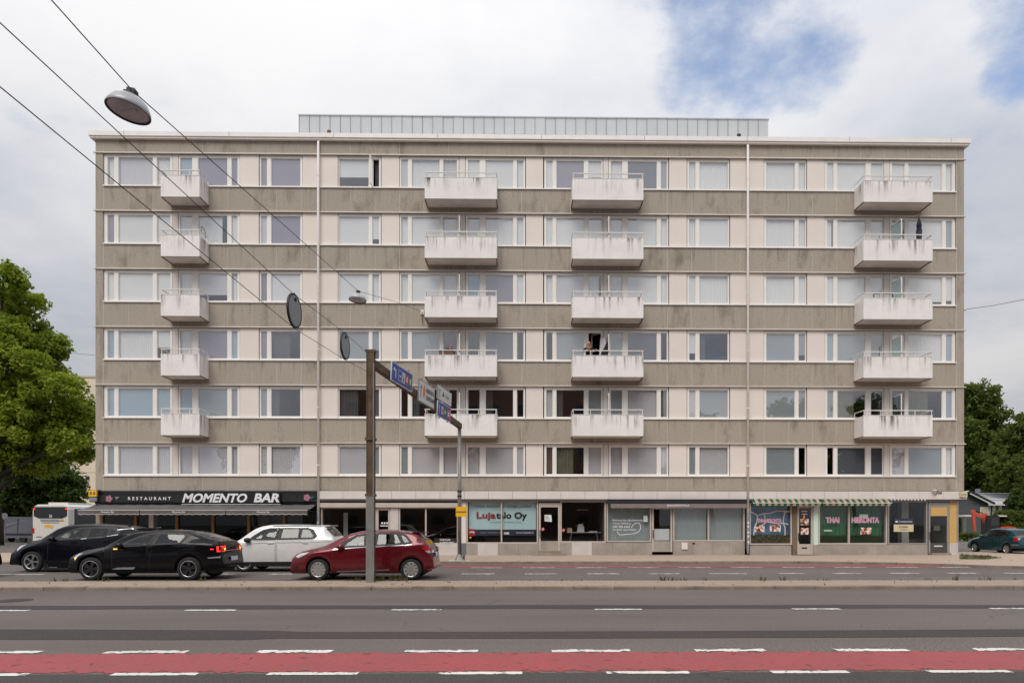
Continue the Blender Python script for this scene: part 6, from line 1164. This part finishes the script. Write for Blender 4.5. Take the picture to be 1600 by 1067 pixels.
bal, xa, xb, zf = BAL[('H', 4)]; pa = thing('closed_parasol', 'closed dark purple parasol standing on the balcony at right, second from the top', 'parasol', (FX(1436, -.55), -.55, zf + .1)); B().lathe([(.05, .75), (.115, .80), (.12, 1.1), (.135, 1.5), (.10, 1.72), (.13, 1.74), (.085, 1.98), (.03, 2.16), (0, 2.2)], n=10).build('canopy', 'cloth_navy', pa, True); B().tube([(0, 0, 0), (0, 0, 2.3)], .02, 8).build('pole', 'trim_black', pa); B().lathe([(0, 0), (.22, 0), (.2, .06), (.04, .09), (.03, .3)], n=14).build('base', 'trim_black', pa)
bal, xa, xb, zf = BAL[('H', 3)]; rk = thing('drying_rack', 'thin dark drying rack frame on the right balcony, third from the top', 'rack', (FX(1380, -.5), -.5, zf + .1)); b = B(); xw = (FX(1394.5, -.5) - FX(1365, -.5)) / 2
for s in (-1, 1): b.bar((s * xw, 0, 0), (s * xw, 0, 1.28), .03)
b.bar((-xw, 0, 1.28), (xw, 0, 1.28), .03); b.bar((-xw, 0, .5), (xw, 0, .5), .03).bar((-xw, -.2, 0), (-xw, .2, 0), .03).bar((xw, -.2, 0), (xw, .2, 0), .03); b.build('frame', 'trim_black', rk)
bal, xa, xb, zf = BAL[('D', 2)]; fb_ = thing('flower_box', 'red flower box with pink blooms behind the rail of the balcony above the road signs', 'flower box', (FX(697.5, -.6), -.6, zf + .1)); B().box(-.34, .34, -.12, .12, .88, 1.2).box(-.36, .36, -.14, .14, 1.17, 1.205).build('trough', 'rail_rust', fb_); B().bar((-.28, 0, 0), (-.28, 0, .9), .05).bar((.28, 0, 0), (.28, 0, .9), .05).build('stand', 'trim_black', fb_); b = B(); f2 = B()
for i in range(60): p = Vector((rng.uniform(-.05, .34), rng.uniform(-.1, .1), 1.2 + abs(rng.normal(0, .1)))); q = rng.normal(0, .04, (3, 3)); b.quad(*[p + Vector(v) for v in q])
for i in range(14): p = Vector((rng.normal(.22, .04), rng.uniform(-.06, .06), 1.42 + rng.normal(0, .06))); q = rng.normal(0, .035, (4, 3)); f2.quad(*[p + Vector(v) for v in q])
b.build('foliage', 'leaf_dark', fb_); f2.build('bloom', 'pink_letter', fb_)
bal, xa, xb, zf = BAL[('A', 4)]; hf = thing('bracket_frame', 'small bent pipe frame on the rail of the second balcony in the left column', 'frame', (xb, -.5, zf + 1.26)); B().tube([(.0, -.25, 0), (.0, -.25, .24), (0, -.18, .28), (0, .12, .2), (0, .18, .12), (0, .18, -.12)], .018, 6).build('pipe', 'rail_rust', hf)

# ------------------------------------------------------------------ trees and shrubs
def leaves(centres, radii, per, size, name, mat, parent, flat=.8, kind=None):
    N = len(centres) * per; c = np.repeat(np.asarray(centres), per, 0); r = np.repeat(np.asarray(radii), per)[:, None]
    d = rng.normal(0, 1, (N, 3)); d /= np.linalg.norm(d, axis=1)[:, None]; rad = rng.uniform(.25, 1, (N, 1)) ** .6
    p = c + d * rad * r * np.array([1, 1, flat]); nrm_ = d * .6 + rng.normal(0, .6, (N, 3)) + np.array([0, 0, .5]); nrm_ /= np.linalg.norm(nrm_, axis=1)[:, None]
    a = np.cross(nrm_, rng.normal(0, 1, (N, 3))); a /= np.linalg.norm(a, axis=1)[:, None]; b_ = np.cross(nrm_, a); s = size * rng.uniform(.6, 1.3, (N, 1))
    v = np.stack([p + a * s, p + b_ * s * .62 + nrm_ * s * .12, p - a * s, p - b_ * s * .62 + nrm_ * s * .12], 1).reshape(-1, 3)
    me = bpy.data.meshes.new(name); me.vertices.add(4 * N); me.vertices.foreach_set('co', v.astype(np.float32).ravel()); me.loops.add(4 * N); me.loops.foreach_set('vertex_index', np.arange(4 * N, dtype=np.int32)); me.polygons.add(N); me.polygons.foreach_set('loop_start', np.arange(0, 4 * N, 4, dtype=np.int32)); me.polygons.foreach_set('loop_total', np.full(N, 4, np.int32))
    at = me.attributes.new('tint', 'FLOAT', 'FACE'); ct = np.repeat(rng.uniform(.1, .9, len(centres)), per); at.data.foreach_set('value', np.clip(ct * .6 + rng.uniform(0, .5, N), 0, 1).astype(np.float32)); me.update(); me.validate(); return link(name, me, mat, parent, kind)
def tree(name, label, base, H, lobes, mat, per=70, csize=(.5, 1.0), leaf=.16, dens=1.0, trunk_r=.3, group='trees', trunk_top=.5):
    t_ = thing(name, label, 'tree', base, 0, group); b = B(); n = 7; p = [(0.15 * math.sin(i * 1.3), .1 * math.cos(i), H * trunk_top * i / n) for i in range(n + 1)]; b.tube(p, [trunk_r * (1.25 if i == 0 else 1 - .5 * i / n) for i in range(n + 1)], 10)
    cs_, rs_ = [], []; hub = Vector(p[-1])
    for lx, ly, lz, lr, fl in lobes:
        c_ = Vector((lx, ly, lz)); st = Vector(p[min(n, max(2, int(n * min(1, (lz - lr) / (H * trunk_top + .01)))))]); mid = st.lerp(c_, .5) + Vector((0, 0, -.2 + .05 * lr)); b.tube([st, mid, c_, c_ + (c_ - st).normalized() * lr * .6], [trunk_r * .45, trunk_r * .3, trunk_r * .14, .02], 6)
        m = int(dens * 14 * lr ** 1.7) + 5; d = rng.normal(0, 1, (m, 3)); d /= np.linalg.norm(d, axis=1)[:, None]; q = np.array([lx, ly, lz]) + d * (rng.uniform(.3, 1.08, (m, 1)) ** .5) * lr * np.array([1, 1, fl])
        cs_ += list(q); rs_ += list(rng.uniform(*csize, m))
        for k in range(4): b.tube([c_, c_.lerp(Vector(q[k]), .6) + Vector((0, 0, .1)), Vector(q[k])], [trunk_r * .13, trunk_r * .07, .01], 5)
    b.build('trunk', 'bark', t_, True); leaves(cs_, rs_, per, leaf, 'crown', mat, t_); return t_
# left: big maple beside the building; lobes follow the crown's outline in the photograph at 52 m
def lobe_px(px_, py_, Y, r, fl, base, dy=0.0): p = onY(px_, py_, Y + dy); return (p.x - base[0], p.y - base[1], p.z - base[2], r, fl)
bs = (FX(-8, 19), 19.0, .1); pl_ = [(5, 440, 1.5), (32, 470, 1.5), (-30, 480, 2.2), (-15, 530, 2.4), (40, 520, 1.7), (78, 540, 1.2), (20, 570, 2.2), (66, 585, 1.7), (-40, 600, 2.6), (30, 630, 2.4), (85, 610, 1.7), (118, 640, 1.4), (133, 655, 1.0), (70, 665, 2.0), (105, 690, 1.5), (20, 700, 2.4), (-40, 690, 2.6), (128, 707, .9), (60, 715, 1.8), (-20, 650, 2.4), (100, 655, 1.4), (38, 660, 1.9)]
tree('maple_tree', 'large bright green maple tree rising left of the apartment block', bs, 20, [lobe_px(a, b_, 19, r, .75, bs, rng.uniform(-2.5, 2.5)) for a, b_, r in pl_], 'leaf_maple', 66, (.45, .85), .16, 1.05, .42, trunk_top=.45)
bs = (FX(62, 32), 32.0, .1); tree('dark_tree', 'dark low broad tree behind the bus', bs, 8, [lobe_px(a, b_, 32, r, .8, bs, rng.uniform(-2, 2)) for a, b_, r in ((20, 735, 2.8), (60, 735, 2.6), (95, 755, 1.8), (50, 775, 2.6), (10, 780, 2.8), (88, 790, 1.8), (-30, 760, 3), (110, 770, 1.0))], 'leaf_dark', 60, (.5, .9), .18, 1.0, .22, trunk_top=.4)
bs = (FX(-10, 38), 38.0, .1); tree('dark_tree', 'dark shrubby tree at the far left edge behind the grey van', bs, 8, [lobe_px(a, b_, 38, r, .8, bs, rng.uniform(-2, 2)) for a, b_, r in ((-20, 720, 3.4), (20, 790, 2.6), (-40, 790, 3), (40, 800, 2), (0, 755, 3))], 'leaf_dark', 60, (.5, .9), .2, .9, .25, trunk_top=.4)
bs = (FX(119, 50), 50.0, .1); tree('small_bush', 'small round bush over the bus roof beside the cream building', bs, 3, [lobe_px(119, 791, 50, 1.0, .9, bs), lobe_px(122, 800, 50, 1.2, .8, bs)], 'leaf_dark', 60, (.4, .6), .16, 1.4, .1, 'bushes')
# right
bs = (FX(1528, 55), 55.0, .1); tree('lime_tree', 'tall rounded green tree directly right of the apartment block', bs, 18, [lobe_px(a, b_, 55, r, .85, bs, rng.uniform(-2, 2)) for a, b_, r in ((1510, 612, 1.2), (1534, 622, 2.2), (1518, 645, 2.6), (1548, 650, 1.9), (1505, 680, 3), (1540, 685, 2.8), (1562, 690, 1.8), (1530, 720, 3), (1560, 730, 2.6), (1505, 735, 3), (1540, 755, 2.6), (1580, 750, 2.2))], 'leaf_lime', 55, (.6, 1.0), .22, .85, .4)
bs = (FX(1598, 44), 44.0, .1); tree('lime_tree', 'nearer green tree at the right edge above the grey house', bs, 13, [lobe_px(a, b_, 44, r, .85, bs, rng.uniform(-1.5, 1.5)) for a, b_, r in ((1602, 668, 1.6), (1590, 690, 1.3), (1575, 690, 1.3), (1598, 712, 2.4), (1570, 712, 1.6), (1582, 735, 2.2), (1555, 728, .9), (1610, 740, 2.6), (1600, 752, 1.6), (1630, 710, 2.8))], 'leaf_lime', 52, (.45, .8), .19, .9, .3)
bs = (FX(1592, 33), 33.0, .1); tree('apple_tree', 'small dark garden tree in front of the grey house roof', bs, 5, [lobe_px(a, b_, 33, r, .85, bs, rng.uniform(-.6, .6)) for a, b_, r in ((1592, 776, 1.0), (1605, 770, 1.4), (1583, 782, .6), (1598, 790, 1.2), (1615, 785, 1.4))], 'leaf_dark', 60, (.3, .5), .12, 1.4, .12)
def hedge(name, label, x0, x1, y0, y1, h, mat, leaf=.13, n=420):
    o = thing(name, label, 'hedge', ((x0 + x1) / 2, (y0 + y1) / 2, .1)); a, c_ = (x1 - x0) / 2, (y1 - y0) / 2; q = np.stack([rng.uniform(-a, a, n), rng.uniform(-c_, c_, n), rng.uniform(.1, h - .15, n)], 1); q[: n // 2, 1] = -c_; q[n // 2: n * 3 // 4, 2] = h - .15
    B().box(-a, a, -c_ + .1, c_ - .1, 0, h - .25).build('core', 'dark_ground', o); leaves(list(q), [.38] * n, 42, leaf, 'foliage', mat, o, .8)
hedge('hedge', 'clipped dark green hedge behind the excavator at the right edge', FX(1566, 31), FX(1660, 31), 31, 32.4, FZ(799, 1580, 31) - .1, 'leaf_lime', .12)
hedge('hedge', 'far line of bushes behind the grey house roof', FX(1500, 70), FX(1680, 70), 70, 73, FZ(753, 1560, 70), 'leaf_dark', .3, 500)
lb_ = thing('shrub', 'bright green low shrub at the corner of the yard beside the excavator', 'shrub', (FX(1512, 27), 27.0, .12)); leaves(list(np.stack([rng.normal(0, .55, 40), rng.normal(0, .3, 40), rng.uniform(.1, .7, 40)], 1)), [.22] * 40, 40, .07, 'foliage', 'leaf_lime', lb_); B().tube([(0, 0, 0), (.05, 0, .5)], .02, 5).build('stem', 'bark', lb_)

# ------------------------------------------------------------------ buildings beyond
cb = thing('cream_building', 'pale cream concrete apartment block far behind the tree at left', 'building', (FX(120, 70), 70.0, 0)); X0, X1_ = FX(40, 70) - cb.location.x, FX(330, 70) - cb.location.x; zt_ = FZ(590, 145, 70); B().box(X0, X1_, 0, 14, 0, zt_).build('wall', 'wall_cream', cb); B().box(X0 - .1, X1_ + .1, -.1, 14.1, zt_, zt_ + .25).build('parapet', 'wall_joint', cb)
jw = B(); zs = [FZ(y, 140, 70) for y in (628, 655, 682, 709, 738, 765, 792)]
for z in zs: jw.box(X0, X1_, -.012, .0, z - .05, z + .05)
for px_ in (112, 78, 160): x = FX(px_, 70) - cb.location.x; jw.box(x - .05, x + .05, -.01, .0, 0, zt_)
jw.build('panel_joint', 'wall_joint', cb)
for y in (610, 637, 664, 691, 718, 747, 774):
    x = FX(137, 70) - cb.location.x; z = FZ(y, 137, 70); wo2 = B().box(x - .28, x + .28, -.03, .02, z - .3, z + .3).build('window', 'dark_pane', cb); B().box(x - .33, x + .33, -.08, .0, z - .42, z - .32).build('sill', 'trim_white', wo2)
ho = thing('bungalow', 'low dark grey house with pale metal roof behind the excavator', 'house', (FX(1546, 40), 40.0, .1)); k_ = (40 - CAM.y) / F
def HZ(py_): return FZ(py_, 1550, 40) - .1
def HX(px_): return FX(px_, 40) - ho.location.x
eX = HX(1546); zr_, ze = HZ(767.5), HZ(786); zg = HZ(784)
B().box(HX(1470), eX - .2, 0, 8, 0, ze - .15).prism([(HX(1470), ze - .16), (eX - .2, ze - .16), (eX - .2, ze + .0), (HX(1511), zr_ - .2), (HX(1470), zr_ - .2)], .0, .2).build('wall', 'wall_slate', ho)
B().box(eX - .19, HX(1650), 1.2, 8, 0, ze - .1).build('wall', 'wall_slate', ho)
rf = B(); rf.quad((HX(1511), -.5, zr_ + .05), (eX + .25, -.5, ze + .02), (eX + .25, .6, ze + .02), (HX(1640), .6, ze + .02), (HX(1640), 5.5, zr_ + .35), (HX(1511), 5.5, zr_ + .35)); rf.v = []; rf.f = []
rf.quad((eX + .2, .5, ze), (HX(1660), .5, ze), (HX(1660), 6, zr_ + .1), (HX(1511), 6, zr_ + .1)); rf.quad((HX(1511), 6.01, zr_ + .1), (HX(1511), -.5, zr_ + .05), (eX + .2, -.5, ze), (eX + .2, .5, ze)); rf.quad((HX(1511), -.5, zr_ + .05), (HX(1511), 6, zr_ + .1), (HX(1460), 6, ze - .2), (HX(1460), -.5, ze - .2)); ro_ = rf.build('roof', 'roof_sheet', ho)
for i in range(6):
    s = (i + 1) / 7; B().bar((eX + .2 + (HX(1511) - eX - .2) * s, .5 + 5.5 * s, ze + (zr_ + .1 - ze) * s + .03), (HX(1660), .5 + 5.5 * s, ze + (zr_ + .1 - ze) * s + .03), .07, .05).build('roof_batten', 'sign_grey', ro_)
B().bar((HX(1511), -.53, zr_ - .02), (eX + .25, -.53, ze - .07), .05, .22).build('barge_board', 'trim_black', ro_); B().bar((HX(1511), -.5, zr_ - .22), (eX + .2, -.5, ze - .25), .05, .16).build('fascia_board', 'trim_white', ro_); B().bar((eX + .2, .48, ze - .12), (HX(1660), .48, ze - .12), .06, .2).build('eaves_board', 'trim_white', ro_); B().box(HX(1566), HX(1570), 4.0, 4.5, zr_ - .4, HZ(760.5)).build('chimney', 'downpipe_grey', ro_)
for a, b_, pc in ((1531, 1544, 'trim_white'),): w_ = B().box(HX(a), HX(b_), -.05, -.002, HZ(805), HZ(792)).build('window', pc, ho); B().box(HX(a) + .1, HX(b_) - .1, -.06, -.05, HZ(803.5), HZ(793.5)).build('pane', 'wall_joint', w_)
for a in (1549.5, 1556, 1564, 1574): w_ = B().box(HX(a) - .18, HX(a) + .18, 1.1, 1.19, HZ(806), HZ(789)).build('porch_post', 'trim_white', ho)
for a, b_ in ((1555, 1562), (1565.5, 1572)): w_ = B().box(HX(a), HX(b_), 1.15, 1.195, HZ(803), HZ(791.5)).build('window', 'dark_pane', ho)
cp = thing('carport', 'low white-roofed carport beside the corner of the apartment block', 'carport', (FX(1516, 34), 34.0, .1)); kx = lambda a: FX(a, 34) - cp.location.x; B().box(kx(1504), kx(1523), -.3, 2.5, FZ(807, 1516, 34) - .1, FZ(804, 1516, 34) - .1).build('roof', 'trim_white', cp); B().box(kx(1505.5), kx(1508), -.2, 0, 0, FZ(807, 1516, 34) - .1).build('post', 'galvanised', cp); B().box(kx(1504), kx(1526), 2.3, 2.45, 0, FZ(808, 1516, 34) - .1).build('back_wall', 'dark_ground', cp)
rs_ = thing('round_sign', 'grey back of a round road sign above the van at the left edge', 'sign', (FX(7, 24), 24.0, .05)); zc_ = FZ(807, 7, 24); B().lathe([(0, 0), (.26, 0), (.27, .015), (.26, .03), (0, .03)], axis='y', n=24, origin=(0, 0, zc_)).build('disc', 'sign_grey', rs_); B().tube([(0, .06, 0), (0, .06, zc_ + .2)], .03, 8).build('post', 'galvanised', rs_)
# street scene behind the camera, seen only mirrored in the panes
ob = thing('apartment_building', 'dark brick block across the street, mirrored in the lower windows', 'building', (-5.5, -56, 0)); B().box(-23.5, 23.5, -12, 0, 0, 22).build('wall', 'wall_brick_dark', ob); B().box(-23.8, 23.8, -12.2, .3, 22, 22.4).build('roof', 'roof_felt', ob); w0 = None
for k in range(7):
    for i in range(12):
        p = (-20.9 + i * 3.8, .0, 1.4 + k * 2.95)
        if w0 is None: w0 = B().box(-.9, .9, 0, .06, 0, 1.5).build('window', 'frame_drab', ob); g0 = B().box(-.8, .8, .06, .07, .1, 1.4).build('pane', 'dark_pane', w0); w0.location = p
        else: inst(g0, (0, 0, 0), inst(w0, p, ob))
for i, (x, y, h) in enumerate(((33, -50, 17.5), (43, -54, 19), (22.5, -47, 15.5), (-36, -58, 14))):
    bs = (x, y, 0); tree('street_tree', ('broad street tree across the road, mirrored in the right-hand windows', 'tallest street tree across the road, mirrored in the far right windows', 'smaller street tree across the road beside the brick block', 'street tree across the road left of the brick block')[i], bs, h, [(rng.normal(0, 2.2), rng.normal(0, 1.5), h * f_, 2.6, .8) for f_ in (.45, .5, .6, .65, .72, .8, .85)], 'leaf_dark', 40, (.7, 1.2), .3, .55, .3, 'trees across the street')

# ------------------------------------------------------------------ weeds in the paving joints
def tufts(name, label_kind, spots, blades, h):
    v, f, tn = [], [], []
    for x, y, z, k in spots:
        for i in range(int(blades * k)):
            a = rng.uniform(0, 6.28); l = h * k * rng.uniform(.4, 1.2); bx, by = x + rng.normal(0, .05 * k + .02), y + rng.normal(0, .02); dx, dy = math.cos(a) * l * .5, math.sin(a) * l * .3; wv = .006 + .004 * k; n = len(v)
            v += [(bx - wv, by, z), (bx + wv, by, z), (bx + dx * .5 + wv * .7, by + dy * .5, z + l * .6), (bx + dx, by + dy, z + l), (bx + dx * .5 - wv * .7, by + dy * .5, z + l * .6)]; f.append((n, n + 1, n + 2, n + 3, n + 4)); tn.append(rng.uniform(0, 1))
    me = bpy.data.meshes.new(name); me.from_pydata(v, [], f); at = me.attributes.new('tint', 'FLOAT', 'FACE'); at.data.foreach_set('value', tn); me.update(); o = link(name, me, 'weed', None, 'stuff'); o['label'] = label_kind; return o
sp = []
for i in range(95): x = rng.uniform(-22, 22); sp.append((x, YM1 - .13 + rng.normal(0, .03), .097, float(np.clip(rng.gamma(1.3, .28), .12, 1.2))))
for a, k in ((505, .8), (600, 1.6), (615, 1.4), (630, 1.5), (585, 1.2), (560, 1.0), (1052, .9), (1066, .7), (1036, .6), (1190, 1.0), (1220, 1.0), (1545, 1.0), (100, .8), (325, 1.0)): sp.append((RX(a, 906, .1), YM1 - .14, .097, k))
for i in range(70): sp.append((rng.uniform(-20, 20), rng.uniform(YM0 + .2, YM1 - .2), .097, rng.uniform(.15, .45)))
for i in range(60): sp.append((rng.uniform(-20, 22), YK + .15 + rng.normal(0, .02), ZS, rng.uniform(.1, .35)))
for i in range(260):
    q = rng.dirichlet((1, 1, 1, 1, 1)); p = sum((v * float(k) for v, k in zip(gp, q)), Vector((0, 0, 0))); p = p.lerp(gp[int(rng.integers(5))], float(rng.uniform(0, .9))); sp.append((p.x, p.y, ZS + .01, float(rng.uniform(.2, .6))))
tufts('weeds', 'thin dry weeds growing along the kerbs and on the grass patch', sp, 9, .16)
